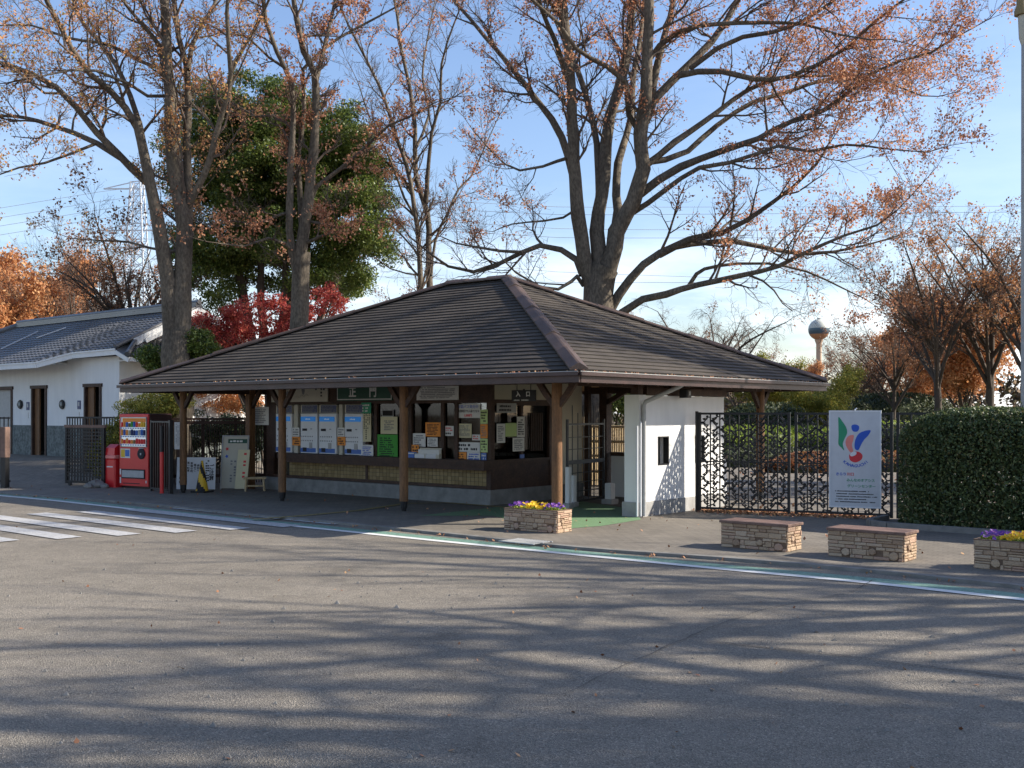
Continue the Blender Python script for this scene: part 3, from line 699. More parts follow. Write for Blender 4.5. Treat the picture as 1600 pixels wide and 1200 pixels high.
# ticket machines
def ticket_machine():
    a, b, z0, z1 = rect(500, 650, 527, 713, val=KY-.02); w, h = b-a, z1-z0
    t = empty('ticket_machine', (0,0,0), TH)
    MB().cbox(-w/2, w/2, -.03, .35, 0, h, .008).build('body', 'white', t)
    hd = MB().box(-w/2, w/2, -.02, .3, h+.012, h+.20).build('header', 'offwhite', t)
    MB().box(-w/2+.05, w/2-.01, -.026, -.021, h+.02, h+.19).build('header_panel', 'navy', hd)
    marks(MB(), -w/2+.08, w/2-.03, h+.03, h+.18, -.027, 4, NR, g=.028).build('print', 'grey_ink', hd)
    d = MB().box(-w/2+.015, w/2-.06, -.037, -.031, h*.80, h*.92).build('display', 'screen', t)
    marks(MB(), -w*.2, w*.15, h*.83, h*.89, -.038, 1, NR, g=.05).build('print', 'lit', d)
    MB().box(-w*.38, -w*.1, -.036, -.031, h*.56, h*.62).build('price_display', 'ink', t)
    mb = MB()
    for r_ in range(2):
        for k in range(7): mb.box(-w*.42+k*w*.105, -w*.42+k*w*.105+.02, -.037, -.031, h*(.30+.105*r_), h*(.33+.105*r_))
    mb.box(w*.1,w*.2,-.036,-.031,h*.6,h*.62)
    mb.build('keypad', 'grey_ink', t)
    MB().box(-w/2+.006, w/2-.05, -.037, -.031, .02, h*.13).build('coin_panel', 'blue', t)
    MB().box(-w*.34, -w*.12, -.043, -.037, h*.04, h*.14).build('ticket_tray', 'ink', t)
    MB().box(w*.05, w*.22, -.043, -.0375, h*.12, h*.27).build('coin_slot', 'galv', t)
    return t
tm = ticket_machine(); zc = .91
for i, (px, lb) in enumerate(((445,'white ticket machine half hidden behind the second timber post'),(484,'white ticket machine with a dull blue display, second of four'),(513.5,'white ticket machine with a lit blue display, left of the cream strip'),(554,'white ticket machine with a lit display beside the tall narrow notice'))):
    o = tm if i == 0 else copy_tree(tm)
    p = hit(px, 700, 'y', KY-.02); o.location = W(p.x, KY-.02, zc)
    tag(o, lb, 'ticket machine', 'ticket machines in a row in the front wall')
MB_ = MB()
for a_, b_ in ((457.5,470),(528,540)):
    x0, x1 = fx(a_), fx(b_); MB().box(x0+.06, x1-.09, KY-.015, KY+.05, zS, zT-.01).build('infill_panel', 'offwhite', GH)
MB().box(fx(432), fx(574), KY+.052, KY+.1, zS, zT-.01).build('machine_surround', 'dark', GH)
for a_, lb in ((457,'beside the half hidden ticket machine'),(527.5,'on the cream strip before the last ticket machine')):
    board('notice', (a_, 668, a_+11, 682), 'small white note '+lb, 'notice', 'paper', KY-.055, rows=3, ink='grey_ink')
    board('notice', (a_, 682.5, a_+12.5, 696), 'small orange note '+lb, 'notice', 'orange', KY-.055, rows=3)
# leaflet holders on the counter
def holder(px, lb, mat, label):
    a, b, z0, z1 = rect(*px, val=KY-.1); w = b-a
    t = empty('leaflet_holder', W((a+b)/2, KY-.1, .90), TH, label, 'leaflet holder')
    MB().box(-w/2, w/2, -.08, -.07, 0, .08).box(-w/2, w/2, -.005, .0, 0, z1-.9).box(-w/2, -w/2+.005, -.07, -.005, 0, .1).box(w/2-.005, w/2, -.07, -.005, 0, .1).build('tray', mat, t)
    MB().box(-w/2+.01, w/2-.01, -.06, -.01, .0, (z1-.9)*.85).build('leaflets', lb, t)
holder((637,706,651,719), 'paper', 'blue', 'blue leaflet box on the counter by the middle timber post')
holder((652,708,667,719), 'paper', 'white', 'white leaflet tray right of the blue leaflet box')
holder((669,708,685,719), 'white', 'white', 'white leaflet tray nearest the narrow pane')
holder((656,700,690,712), 'paper', 'offwhite', 'wide leaflet rack standing behind the two white trays')
a, b, z0, z1 = rect(698,697,706,718, val=KY-.0)
o = empty('maneki_ornament', W((a+b)/2, KY+.16, .90), TH, 'pale rounded ornament behind the narrow pane', 'ornament')
o.name = 'ornament'
MB().lathe([(.03,0),(.055,.02),(.06,.1),(.04,.18),(.045,.23),(.03,.28),(.005,.30)], 14).build('figure', 'offwhite', o, smooth=True)

# ---------------------------------------------------------------- entrance gate leaf, bollards, bamboo fence
p0, p1 = gnd(885.5, 791), gnd(944, 782); d = p1-p0; L = d.length
eg = empty('lattice_gate', p0, math.atan2(d.y, d.x), 'black steel lattice gate leaf with spiked bars standing open in the entrance', 'gate')
mb = MB()
mb.box(0,.05,-.02,.02,.0,1.72).box(L-.05,L,-.02,.02,.04,1.72).box(.051,L-.051,-.018,.018,.05,.09).box(.051,L-.051,-.018,.018,.82,.9).box(.051,L-.051,-.018,.018,1.60,1.64)
mb.build('gate_frame', 'black', eg)
mb = MB()
for k in range(1, 7):
    x = L*k/7; mb.bar((x,0,.09),(x,0,.82),.016)
    mb.bar((x,0,.9),(x,0,2.0 if k % 2 else 1.85),.016)
for z in (.27,.45,.64,1.12,1.36): mb.bar((.05,0,z),(L-.05,0,z),.014)
mb.build('bars', 'black', eg)
def bollard(px, py, h, w, lb, c=0):
    p = gnd(px, py); o = empty('bollard', p, TH, lb, 'bollard')
    MB().cbox(-w/2, w/2, -w/2, w/2, .0, h, .015).build('block', 'plaster', o)
    MB().cbox(-w*.8, w*.8, -w*.8, w*.8, 0, .10, .01).build('footing', 'concrete', o)
bollard(953, 787, .42, .16, 'short white block bollard at the foot of the dark passage post')
bollard(888, 794, .8, .10, 'slim white post just right of the corner timber post')
bollard(896, 792, .62, .10, 'slim white post in front of the hinge side of the lattice gate')
q = W(hit(914,690,'y',9.4).x, 9.4); bf = empty('bamboo_fence', q, TH, 'sunlit bamboo screen fence seen through the entrance passage', 'fence')
Lf = hit(984,690,'y',9.4).x-hit(914,690,'y',9.4).x; mb = MB()
for k in range(int(Lf/.055)): x = k*.055; mb.tube([(x,0,0),(x,0,1.52+.03*math.sin(k*5.1))], .019, 6)
mb.build('canes', 'bamboo', bf)
for z in (.35,.75,1.12,1.5): MB().tube([(-.05,-.04,z),(Lf,-.04,z)], .035, 8).build('rail', 'bamboo', bf)
for x in (0, Lf*.5, Lf): MB().tube([(x,-.09,0),(x,-.09,1.75)], .055, 10).build('post', 'bamboo', bf)
# ---------------------------------------------------------------- wrought gate
def wrought(name, p, q, label, zt=1.86, closed_end=True):
    p = Vector(p); q = Vector(q); d = q-p; L = d.length
    g = empty(name, (p.x,p.y,0), math.atan2(d.y,d.x), label, 'gate', 'wrought iron leaf pattern gates')
    z0 = .07
    MB().box(0,.05,-.025,.025,.02,zt).box(L-.05,L,-.025,.025,.02,zt).box(.051,L-.051,-.02,.02,zt-.045,zt-.005).box(.051,L-.051,-.02,.02,.05,.09).box(.051,L-.051,-.012,.012,.93,.955).build('gate_frame', 'black', g)
    n = max(2, round((L-.1)/.185)); cw = (L-.1)/n; mb = MB()
    for k in range(1, n): mb.box(.05+k*cw-.011, .05+k*cw+.011, -.014, .014, .09, zt-.045)
    mb.build('bars', 'black', g)
    rg = random.Random(len(name)+int(L*100)); mb = MB()
    def leaf(c, an, sgn):
        dx = Vector((math.cos(an)*sgn, 0, math.sin(an))); nx = Vector((-dx.z,0,dx.x))
        lv = [c-nx*.006, c+dx*.024-nx*.026, c+dx*.066, c+dx*.024+nx*.026]; mb.prism([(v.x, v.z) for v in lv], -.004, .004, 'y')
    for k in range(n):
        x = .05+k*cw; z = .10+rg.uniform(0,.05); sgn = 1 if k % 2 else -1
        while z < zt-.15:
            a, b = (x, x+cw) if sgn > 0 else (x+cw, x); d_ = b-a; h1 = rg.uniform(.05,.09); pts = []
            for i in range(8):
                t = i/7; pts.append((a+d_*t, 0, z+h1*t+.030*math.sin(t*math.pi*2)*-1+rg.uniform(-.003,.003)))
            mb.tube(pts, [.014,.014,.013,.012,.012,.011,.010,.009], 5)
            m = Vector(pts[3]); e = m+Vector((d_*rg.uniform(.1,.25), 0, rg.uniform(.055,.075))); mid = m+Vector((-d_*.08,0,.035)); mb.tube([m, mid, e], [.011,.010,.008], 5)
            m2 = Vector(pts[5]); e2 = m2+Vector((-d_*.25, 0, -.045)); mb.tube([m2, (m2+e2)/2+Vector((0,0,-.02)), e2], [.010,.009,.007], 5)
            leaf(e, rg.uniform(.2,1.2), math.copysign(1,d_)); leaf(e2, rg.uniform(2.2,3.4), math.copysign(1,d_)); leaf(Vector(pts[2]), rg.uniform(-1.5,-.6), math.copysign(1,d_))
            z += rg.uniform(.098,.125)
            if rg.random() < .35: sgn = -sgn
    mb.build('scrollwork', 'black', g)
    return g
G0, G1, G2 = Vector((3.50,20.42,0)), Vector((5.05,19.74,0)), Vector((6.62,18.9,0))
wrought('wrought_gate', G0, G1, 'black wrought iron gate leaf with leafy scrolls hinged to the white wall')
wrought('wrought_gate', G1+Vector((.07,-.04,0)), G2, 'black wrought iron gate leaf behind the white city banner board')
wrought('wrought_fence', G2+Vector((.05,-.03,0)), G2+Vector((1.3,-.75,0)), 'black wrought iron panel running behind the dark clipped hedge')['category'] = 'fence'
p = G0+Vector((-.03,.0,0)); gp = MB().cbox(-.025,.025,-.025,.025,0,1.88,.006).build('gate_post', 'black', None, loc=p, rz=TH)
tag(gp, 'slim black gate post fixed at the end of the shaded white wall', 'gate post')
# banner board
dg = (G2-G1); pa_ = G1+dg*((1298-1240)/(1390-1240)); c = at(1336, 792, 19.15); c.z = .19
sb = empty('banner_board', c, math.atan2(dg.y, dg.x)+R(4), 'tall white banner board with a green, red and blue figure emblem hung on the gate', 'sign board')
bw, bh = .86, 1.69
MB().box(-bw/2, bw/2, -.02, 0, 0, bh).build('panel', pm('banner_white', (.52,.54,.57), .35, .06), sb)
MB().box(-bw/2-.012,-bw/2+.012,-.028,.008,-.012,bh+.012).box(bw/2-.012,bw/2+.012,-.028,.008,-.012,bh+.012).box(-bw/2+.013,bw/2-.013,-.028,.008,-.012,.012).box(-bw/2+.013,bw/2-.013,-.028,.008,bh-.012,bh+.012).build('board_frame', 'white', sb)
def bz(px, py): return (-bw/2+(px-122)/(605-122)*bw, bh-(py-155)/(1130-155)*bh)
def blob(name, P, mat, n=6, y=-.021):
    P = [bz(*p) for p in P]; Q = []; k = len(P)
    for i in range(k):
        p0, p1, p2, p3 = P[i-1], P[i], P[(i+1)%k], P[(i+2)%k]
        for j in range(n):
            t = j/n; Q.append(tuple(.5*(2*p1[a]+(p2[a]-p0[a])*t+(2*p0[a]-5*p1[a]+4*p2[a]-p3[a])*t*t+(p3[a]-3*p2[a]+3*p1[a]-p0[a])*t**3) for a in (0,1)))
    MB().prism(Q, y-.002, y, 'y').build(name, mat, sb)
blob('green_wing', [(208,215),(245,262),(280,320),(290,375),(268,430),(248,490),(262,555),(232,525),(206,490),(208,400),(206,300)], 'green_ink')
blob('blue_wing', [(512,350),(490,400),(455,440),(425,490),(400,545),(375,548),(360,520),(366,450),(400,385),(455,355)], 'blue_ink')
blob('red_wing', [(352,400),(348,450),(335,500),(348,560),(320,572),(290,530),(274,480),(285,430),(315,402)], 'pink_ink')
blob('blue_dot', [(334,300),(368,290),(400,305),(403,335),(385,362),(350,362),(333,335)], 'blue_ink')
blob('red_ball', [(310,600),(345,568),(400,568),(434,600),(425,645),(370,676),(320,655)], 'red_ink')
blob('white_spot', [(318,590),(345,568),(376,570),(374,596),(340,614),(322,610)], 'white', y=-.0235)
cx, cz = bz(368, 545); rr = .285; word = 'KAWAGUCHI'
for i, ch in enumerate(word):
    an = R(-90-40+i*10.3); text(ch, .072, 'blue_ink', sb, (cx+rr*math.cos(an), -.022, cz+rr*math.sin(an)*1.02), (R(90), -(an+R(90)), 0), bold=.0015)
t_ = [('きらり', 'blue_ink', 232, 798, .062), ('川口', 'red_ink', 322, 798, .062), ('みんなのオアシス', 'green_ink', 418, 858, .060), ('グリーンセンター', 'green_ink', 425, 918, .060)]
for s_, m_, x_, y_, z_ in t_: X_, Z_ = bz(x_, y_); text(s_, z_, m_, sb, (X_, -.022, Z_), bold=.0012)
x0_, z0_ = bz(170, 1090); x1_, z1_ = bz(580, 955)
marks(MB(), x0_, x1_, z0_, z1_, -.022, 5, random.Random(3), g=.02, fill=.42).build('print', 'ink', sb)
MB().tube([(0,0,bh),(0,.0,bh+.03),(.03,0,bh+.05)], .012, 8).build('hook', 'white', sb)

# ---------------------------------------------------------------- planters and stone benches
def ashlar(L, Hh, seed):
    """random coursed stones on a rectangle, as (x0,x1,z0,z1)"""
    rg = random.Random(seed); out = []; z = 0
    while z < Hh-.01:
        h = min(rg.choice((.035,.045,.06,.075)), Hh-z)
        if Hh-z-h < .02: h = Hh-z
        x = 0
        while x < L-.005:
            w = min(rg.uniform(.07,.24), L-x)
            if L-x-w < .04: w = L-x
            if h > .055 and rg.random() < .35: out += [(x,x+w,z,z+h*.5),(x,x+w,z+h*.5,z+h)]
            else: out.append((x,x+w,z,z+h))
            x += w
        z += h
    return out
def stones(L, D, Hh, seed):
    mb = MB(); g = .0035; rg = random.Random(seed+50)
    def put(face, x0, x1, z0, z1):
        th = rg.uniform(.010,.019)
        x0 += g; x1 -= g; z0 += g; z1 -= g; c = min(.007, (x1-x0)/4, (z1-z0)/4); j = lambda: rg.uniform(-.0025,.0025)
        o = [(x0+j(),z0+j()),(x1+j(),z0+j()),(x1+j(),z1+j()),(x0+j(),z1+j())]; i_ = [(x0+c,z0+c),(x1-c,z0+c),(x1-c,z1-c),(x0+c,z1-c)]
        def P(u, z, t):
            return {'f':(u,-t,z),'b':(L-u,D+t,z),'r':(L+t,u,z),'l':(-t,D-u,z)}[face]
        v = [P(*a,0) for a in o]+[P(*a,th*.6) for a in o]+[P(*a,th) for a in i_]
        mb.add(v, [(k,(k+1)%4,(k+1)%4+4,k+4) for k in range(4)]+[(k+4,(k+1)%4+4,(k+1)%4+8,k+8) for k in range(4)]+[(8,9,10,11)])
    rounds = []
    for face, ln_ in (('f',L),('b',L),('r',D),('l',D)):
        cs = [(ln_*.24,.075,.05),(ln_*.6,.10,.042),(ln_*.88,.06,.055)] if face in 'fb' else [(ln_*.35,.17,.04)]
        for q in ashlar(ln_, Hh, seed+ord(face)):
            xc, zc_ = (q[0]+q[1])/2, (q[2]+q[3])/2
            for cx_, cz_, r_ in cs:                                   # trim stones that run into a round boulder
                if q[2] < cz_+r_*.8 and q[3] > cz_-r_*.8 and q[0] < cx_+r_ and q[1] > cx_-r_:
                    if q[0] < cx_-r_-.03: q = (q[0], cx_-r_, q[2], q[3])
                    elif q[1] > cx_+r_+.03: q = (cx_+r_, q[1], q[2], q[3])
                    else: q = None
                    break
            if q: put(face, *q)
        for cx_, cz_, r_ in cs:
            poly = [(cx_+math.cos(a)*r_*rg.uniform(.85,1.12)*1.1, max(.004, cz_+math.sin(a)*r_*rg.uniform(.85,1.1))) for a in [k*.785 for k in range(8)]]
            def P(u, z, t): return {'f':(u,-t,z),'b':(L-u,D+t,z),'r':(L+t,u,z),'l':(-t,D-u,z)}[face]
            v = [P(*a,0) for a in poly]+[P(*a,.018) for a in poly]+[P(cx_+(a[0]-cx_)*.8,cz_+(a[1]-cz_)*.8,.026) for a in poly]
            mb.add(v, [(k,(k+1)%8,(k+1)%8+8,k+8) for k in range(8)]+[(k+8,(k+1)%8+8,(k+1)%8+16,k+16) for k in range(8)]+[tuple(range(16,24))])
    return mb
def stone_block(name, loc, L, D, Hh, seed, label, cat, group, rz=TH):
    t = empty(name, loc, rz, label, cat, group)
    if cat == 'planter':
        w = .05; MB().box(0,L,0,w,0,Hh-.006).box(0,L,D-w,D,0,Hh-.006).box(0,w,w,D-w,0,Hh-.008).box(L-w,L,w,D-w,0,Hh-.008).build('core', 'mortar', t)
        MB().box(w,L-w,w,D-w,.02,Hh-.05).build('soil', 'earth', t)
        MB().box(-.012,L+.012,-.012,w,Hh-.005,Hh+.008).box(-.012,L+.012,D-w,D+.012,Hh-.005,Hh+.008).box(-.012,w,w,D-w,Hh-.005,Hh+.007).box(L-w,L+.012,w,D-w,Hh-.005,Hh+.007).build('rim', 'mortar', t)
    else: MB().box(0,L,0,D,0,Hh-.001).build('core', 'mortar', t)
    stones(L, D, Hh, seed).build('stone_facing', 'stone', t)
    return t
def bench(p, seed, lb):
    L, D, Hh = .97, .42, .335
    t = stone_block('stone_bench', p, L, D, Hh, seed, lb, 'bench', 'stone box benches along the kerb')
    mb = MB(); mb.cbox(-.025, L+.03, -.025, D+.03, Hh, Hh+.035, .006); mb.build('seat_slab', 'slab', t)
    mb = MB()
    for k in range(9):
        for e in (-.03, D+.03-.001): mb.box(-.02+k*.112, -.02+k*.112+.106, e-(.004 if e < 0 else 0), e+(.004 if e > 0 else 0), Hh+.002, Hh+.03)
    for k in range(4): mb.box(L+.03, L+.034, -.02+k*.115, -.02+k*.115+.108, Hh+.002, Hh+.03)
    mb.build('edge_tile', 'slab', t)
bench(Vector((2.90,15.05,0)), 5, 'stone-clad box bench with brown slab, the one nearer the white wall')
bench(Vector((4.10,14.08,0)), 9, 'stone-clad box bench with brown slab, the one in front of the banner board')
def planter(p, seed, lb, L=1.0, rz=TH):
    D, Hh = .40, .34
    t = stone_block('flower_planter', p, L, D, Hh, seed, lb, 'planter', 'stone planters with pansies', rz)
    g = np.random.default_rng(seed)
    n = 1500; P = np.stack([g.uniform(.04,L-.04,n), g.uniform(.05,D-.05,n), Hh-.03+g.random(n)*.07], 1)
    o = leaf_mesh('foliage', P, .035, 'leaf_yellowgreen', t, seed, .6, .5)
    def fl(x0, x1, n, mat, name):
        V = []; Fq = []
        for i in range(n):
            cx_, cy_, cz_ = g.uniform(x0,x1), g.uniform(.03,D-.03), Hh+.02+g.random()*.07
            nrm = Vector((g.normal()*.5+.3, -.6+g.normal()*.4, .7)).normalized(); a = nrm.orthogonal().normalized(); b = nrm.cross(a); ph = g.random()*6.28
            for k in range(5):
                t0 = ph+k*1.2566; r_ = .027*g.uniform(.8,1.15); c0 = Vector((cx_,cy_,cz_))+nrm*(.001*k)
                e = lambda t, r: c0+a*math.cos(t)*r+b*math.sin(t)*r+nrm*.006*(r > .01)
                base = len(V); V += [tuple(c0), tuple(e(t0-.62,r_*.8)), tuple(e(t0,r_*1.15)), tuple(e(t0+.62,r_*.8))]; Fq.append((base,base+1,base+2,base+3))
        ob = np_mesh(name, V, Fq, mat, t)
    fl(.04, L*.32, 34, 'petal_purple', 'purple_pansies'); fl(L*.3, L*.72, 62, 'petal_yellow', 'yellow_pansies'); fl(L*.7, L-.04, 36, 'petal_purple', 'purple_pansies')
planter(Vector((-.12,17.25,0)), 21, 'stone-clad planter of purple and yellow pansies in front of the corner timber post', 1.0, R(-36))
planter(Vector((5.52,12.98,0)), 33, 'stone-clad planter of pansies cut by the right edge, in front of the clipped hedge')

# ---------------------------------------------------------------- vending machine, bin, cone, boards
VR = R(-30); vp = Vector((-9.70, 26.9, 0)); vp.z = hgt(vp.x, vp.y)
vm = empty('vending_machine', vp, VR, 'red drink vending machine with lit shelves of cans under the end of the gatehouse eaves', 'vending machine')
w, h, dp = 1.04, 1.83, .72
MB().cbox(0,w,.03,dp,.04,h,.012).box(.03,w-.03,.06,dp-.05,0,.039).build('cabinet', 'dark_red', vm)
dr = MB().cbox(.012,w-.012,-.02,.028,.06,h-.012,.01).build('door', 'red', vm)
x0, x1, z0, z1 = .10, w-.06, 1.03, h-.10
dp_ = MB().box(x0,x1,-.024,-.021,z0,z1).build('display_window', emis('display_back', (.62,.72,.78), .22), vm)
MB().box(x0-.015,x0,-.05,-.02,z0-.015,z1+.015).box(x1,x1+.015,-.05,-.02,z0-.015,z1+.015).box(x0,x1,-.05,-.02,z1,z1+.015).box(x0,x1,-.05,-.02,z0-.015,z0).build('window_frame', 'galv', vm)
MB().box(x0+.03,x1-.03,-.03,-.0245,z1-.11,z1-.01).build('banner_strip', 'orange', dp_)
rg = random.Random(8); cols = ['red','blue','lime','orange','offwhite','sign_green','navy','yellow','mustard']
cans = {}
for r_ in range(3):
    zb = z0+.03+r_*.205
    for k in range(10):
        cm_ = rg.choice(cols) if r_ else rg.choice(['red','orange','yellow','red','mustard'])
        hh = rg.choice((.10,.12,.135)) if r_ != 1 else rg.choice((.14,.15,.13))
        cans.setdefault(cm_, MB()).lathe([(.026,0),(.03,.01),(.03,hh-.02),(.022,hh)], 8, (x0+.05+k*.087,-.055,zb+.03))
for m_, b_ in cans.items(): b_.build('sample_drinks', m_, dp_)
mb = MB()
for r_ in range(3): mb.box(x0+.01,x1-.01,-.085,-.026,z0+.028+r_*.205,z0+.045+r_*.205)
mb.build('shelf', 'white', dp_)
mb = MB()
for r_ in range(3):
    for k in range(10): mb.box(x0+.03+k*.087,x0+.075+k*.087,-.092,-.086,z0+.022+r_*.205,z0+.047+r_*.205)
mb.build('button', 'blue', dp_)
o = MB().box(.06,.40,-.026,-.021,.74,.97).build('poster', 'paper', dr); MB().box(.08,.22,-.029,-.0265,.76,.95).build('poster_print', 'yellow', o)
MB().box(.23,.38,-.029,-.0265,.78,.94).build('poster_picture', 'blue', o)
MB().lathe([(.001,0),(.13,0),(.13,.02),(.1,.03),(.001,.03)],16).build('coin_unit', 'ink', vm).matrix_local = Matrix.Translation((.80,-.02,.85)) @ Matrix.Rotation(R(90),4,'X')
mb = MB(); mb.box(.73,.90,-.055,-.02,.98,1.0).box(.79,.83,-.062,-.05,.82,.87); mb.build('coin_slot', 'galv', vm)
MB().box(.13,w-.14,-.045,-.021,.27,.44).build('pickup_flap', 'galv', vm); MB().box(.11,w-.12,-.040,-.021,.24,.47).build('pickup_frame', 'ink', vm)
MB().box(.04,.08,-.03,-.021,.33,.47).box(.04,.08,-.03,-.021,.12,.26).box(w-.09,w-.06,-.03,-.021,.14,.2).build('sticker', 'paper', dr)
MB().box(.15,w-.3,-.026,-.021,.11,.13).build('vent_slot', 'ink', dr)
rb = empty('recycling_bin', (vp.x-.40, vp.y+.12, vp.z), VR, 'red recycling bin with a domed grey top beside the drink machine', 'bin')
MB().cbox(-.02,.34,.0,.42,0,.72,.03).build('body', 'red', rb)
MB().cbox(-.03,.35,-.01,.43,.721,.80,.02).build('collar', 'pink_ink', rb)
mb = MB(); mb.prism([(.0,.80),(.42,.80),(.42,.94),(.33,1.05),(.15,1.07),(.02,.98)], .0, .32, 'x'); mb.build('hood', 'red', rb)
MB().box(.05,.27,-.004,.0,.5,.53).build('label', 'paper', rb); MB().lathe([(.001,0),(.07,0),(.07,.012),(.001,.012)],14).build('opening', 'ink', rb).matrix_local = Matrix.Translation((.16,.03,.9)) @ Matrix.Rotation(R(80),4,'X')
# dark slatted screen with a red pole beside the machine
p0 = gnd(236, 767); p1 = gnd(268, 771.5); d = p1-p0; L = d.length
sc = empty('slatted_screen', p0, math.atan2(d.y,d.x), 'dark slatted metal screen standing between the drink machine and the first timber post', 'screen')
MB().box(0,.05,-.02,.02,0,1.68).box(L-.09,L,-.04,.04,0,1.68).box(.051,L-.091,-.02,.02,1.62,1.66).box(.051,L-.091,-.02,.02,.05,.09).build('screen_frame', 'black', sc)
mb = MB()
for k in range(1,9): mb.box(L*k/9-.02, L*k/9+.02, .0, .012, .09, 1.62)
mb.build('slats', 'dark_wood', sc)
rp = MB().tube([(0,0,0),(0,0,.95)], .045, 12).build('pole', 'red', None, loc=(p0+d*.72+Vector((-.05,-.12,0))), smooth=True)
bp = empty('barrier_pole', p0+d*.72+Vector((-.05,-.12,0)), 0, 'short red pole leaning place beside the slatted screen', 'pole'); tag(bp, 'upright red pole in front of the dark slatted screen', 'pole')
rp.parent = bp; rp.location = (0,0,0); MB().tube([(0,0,.951),(0,0,1.55)], .04, 12).build('dark_upper_pole', 'black', bp, smooth=True)
# long dark fence behind the boards and in front of the hedge
def slat_fence(a, b, hh, label, n, mat='dark_wood', railmat='dark_wood', cat='fence', gap=.02, top=None):
    d = b-a; L = d.length; f = empty('slat_fence', a, math.atan2(d.y,d.x), label, cat)
    mb = MB(); wv = L/n
    for k in range(n): mb.box(k*wv+gap, (k+1)*wv-gap, -.01, .01, .05, hh-.06)
    mb.build('slats', mat, f)
    for z0, z1 in ((hh-.16,hh-.08),(.2,.28),(hh-.055,hh)): MB().box(0,L,-.03,-.011,z0,z1).build('rail', railmat, f)
    for x in (0, L*.33, L*.66, L-.08): MB().box(x, x+.08, .011, .09, 0, hh).build('post', railmat, f)
    return f
slat_fence(at(262,0,27.6).xy.to_3d(), at(418,0,28.2).xy.to_3d(), 1.72, 'dark vertical slat fence behind the leaning boards', 40)
for nm, px, Y, w, h, lean, lb in (('notice', (278,600), 26.9, .30, .66, 0, 'narrow white notice tied to the dark slatted fence by the first timber post'),):
    pass
def stand_board(px0, px1, pyb, h, mat, label, rz=0, lean=8, fr=None, cat='board', name='standing_board'):
    a = gnd(px0, pyb); w = (px1-px0)/F*a.y
    t = empty(name, Vector((gnd((px0+px1)/2, pyb).x, a.y, 0)), rz, label, cat)
    b = MB().box(-w/2, w/2, -.02, 0, .03, h).build('panel', mat, t); b.rotation_euler = (R(-lean),0,0)
    if fr: f = MB().box(-w/2-.03,-w/2,-.03,.01,0,h+.03).box(w/2,w/2+.03,-.03,.01,0,h+.03).box(-w/2,w/2,-.03,.01,h,h+.03).build('board_frame', fr, t); f.rotation_euler = (R(-lean),0,0)
    return t, b, w
t, b, w = stand_board(275, 337, 766.5, .79, 'white', 'white caution board with vertical black characters behind the striped cone', R(-4), 4)
text('ご\n注\n意', .13, 'ink', b, (w*.40,-.023,.42), bold=.003)
for i, s_ in enumerate(('第\n一\n駐\n車','車\n場\nの\n利','場\nの\nご','南\n側\nへ')): text(s_, .062, 'ink', b, (-w*.20+i*w*.085,-.023,.56-.01*i), bold=.001)
marks(MB(), w*.24, w*.34, .1, .72, -.021, 2, random.Random(2), True, g=.05).build('print', 'ink', b)
marks(MB(), -w*.44, -w*.34, .08, .6, -.021, 1, random.Random(5), True, g=.08).build('print', 'ink', b)
cn = empty('traffic_cone', gnd(318, 768.5)+Vector((0,-.12,0)), R(-20), 'yellow and black striped cone before the white caution board', 'cone')
MB().cbox(-.19,.19,-.19,.19,0,.035,.01).build('base', 'black', cn)
def cone_r(z): return .135*(1-z/.76)+.018
n = 28; m1 = MB(); m2 = MB()
for k in range(14):
    for j in range(n):
        z0, z1 = .035+k*.05, .035+(k+1)*.05; t0, t1 = 2*math.pi*j/n, 2*math.pi*(j+1)/n; tw = .21
        ph = (((z0+z1)/2)*2.1+((t0+t1)/2)/6.283*2*.5*2) % 1
        q = [(math.cos(t0)*cone_r(z0),math.sin(t0)*cone_r(z0),z0),(math.cos(t1)*cone_r(z0),math.sin(t1)*cone_r(z0),z0),(math.cos(t1)*cone_r(z1),math.sin(t1)*cone_r(z1),z1),(math.cos(t0)*cone_r(z1),math.sin(t0)*cone_r(z1),z1)]
        (m1 if ph < .55 else m2).add(q, [(0,1,2,3)])
m1.build('cone_body', 'yellow', cn, fix=False); m2.build('stripes', 'ink', cn, fix=False)
t, b, w = stand_board(345, 385, 765, 1.28, 'offwhite', 'tall white framed board with a green heading and red and blue marks', R(-8), 7, 'galv')
MB().box(-w*.3,w*.48,-.024,-.021,1.12,1.22).build('heading', 'sign_green', b); marks(MB(), -w*.25, w*.4, 1.13, 1.21, -.025, 1, random.Random(6), g=.09).build('heading_print', 'paper', b)
for z_, m_ in ((.98,'red_ink'),(.80,'blue_ink')): MB().prism([(-w*.33+math.cos(a)*.05*(1 if k%2 else .5), z_+math.sin(a)*.05*(1 if k%2 else .5)) for k, a in enumerate([i*.628 for i in range(10)])], -.024, -.021, 'y').build('mark', m_, b)
marks(MB(), -w*.2, w*.1, .15, .7, -.021, 2, random.Random(7), True, g=.06).build('print', 'grey_ink', b)
t, b, w = stand_board(366, 386, 766, .98, 'beige', 'narrow weathered board with faded red characters leaning on the tall framed board', R(-12), 12, None)
marks(MB(), 0, w*.3, .15, .9, -.021, 1, random.Random(9), True, g=.08).build('print', 'red_ink', b)
o, w_, h_ = None, 0, 0
nb = empty('notice', at(278.5, 0, 26.5).xy.to_3d()+Vector((0,0,H-(702-HY)/F*26.5)), R(-10), 'tall white notice on the fence just left of the first timber post', 'notice')
MB().box(-.095,.095,-.01,0,0,.66).build('sheet', 'paper', nb); marks(MB(), -.07,.07,.05,.62,-.012,3,random.Random(12),True,g=.025).build('print', 'grey_ink', nb)
MB().box(-.03,.03,.0,.02,-(H-(702-HY)/F*26.5),.6).build('stake', 'dark_wood', nb)
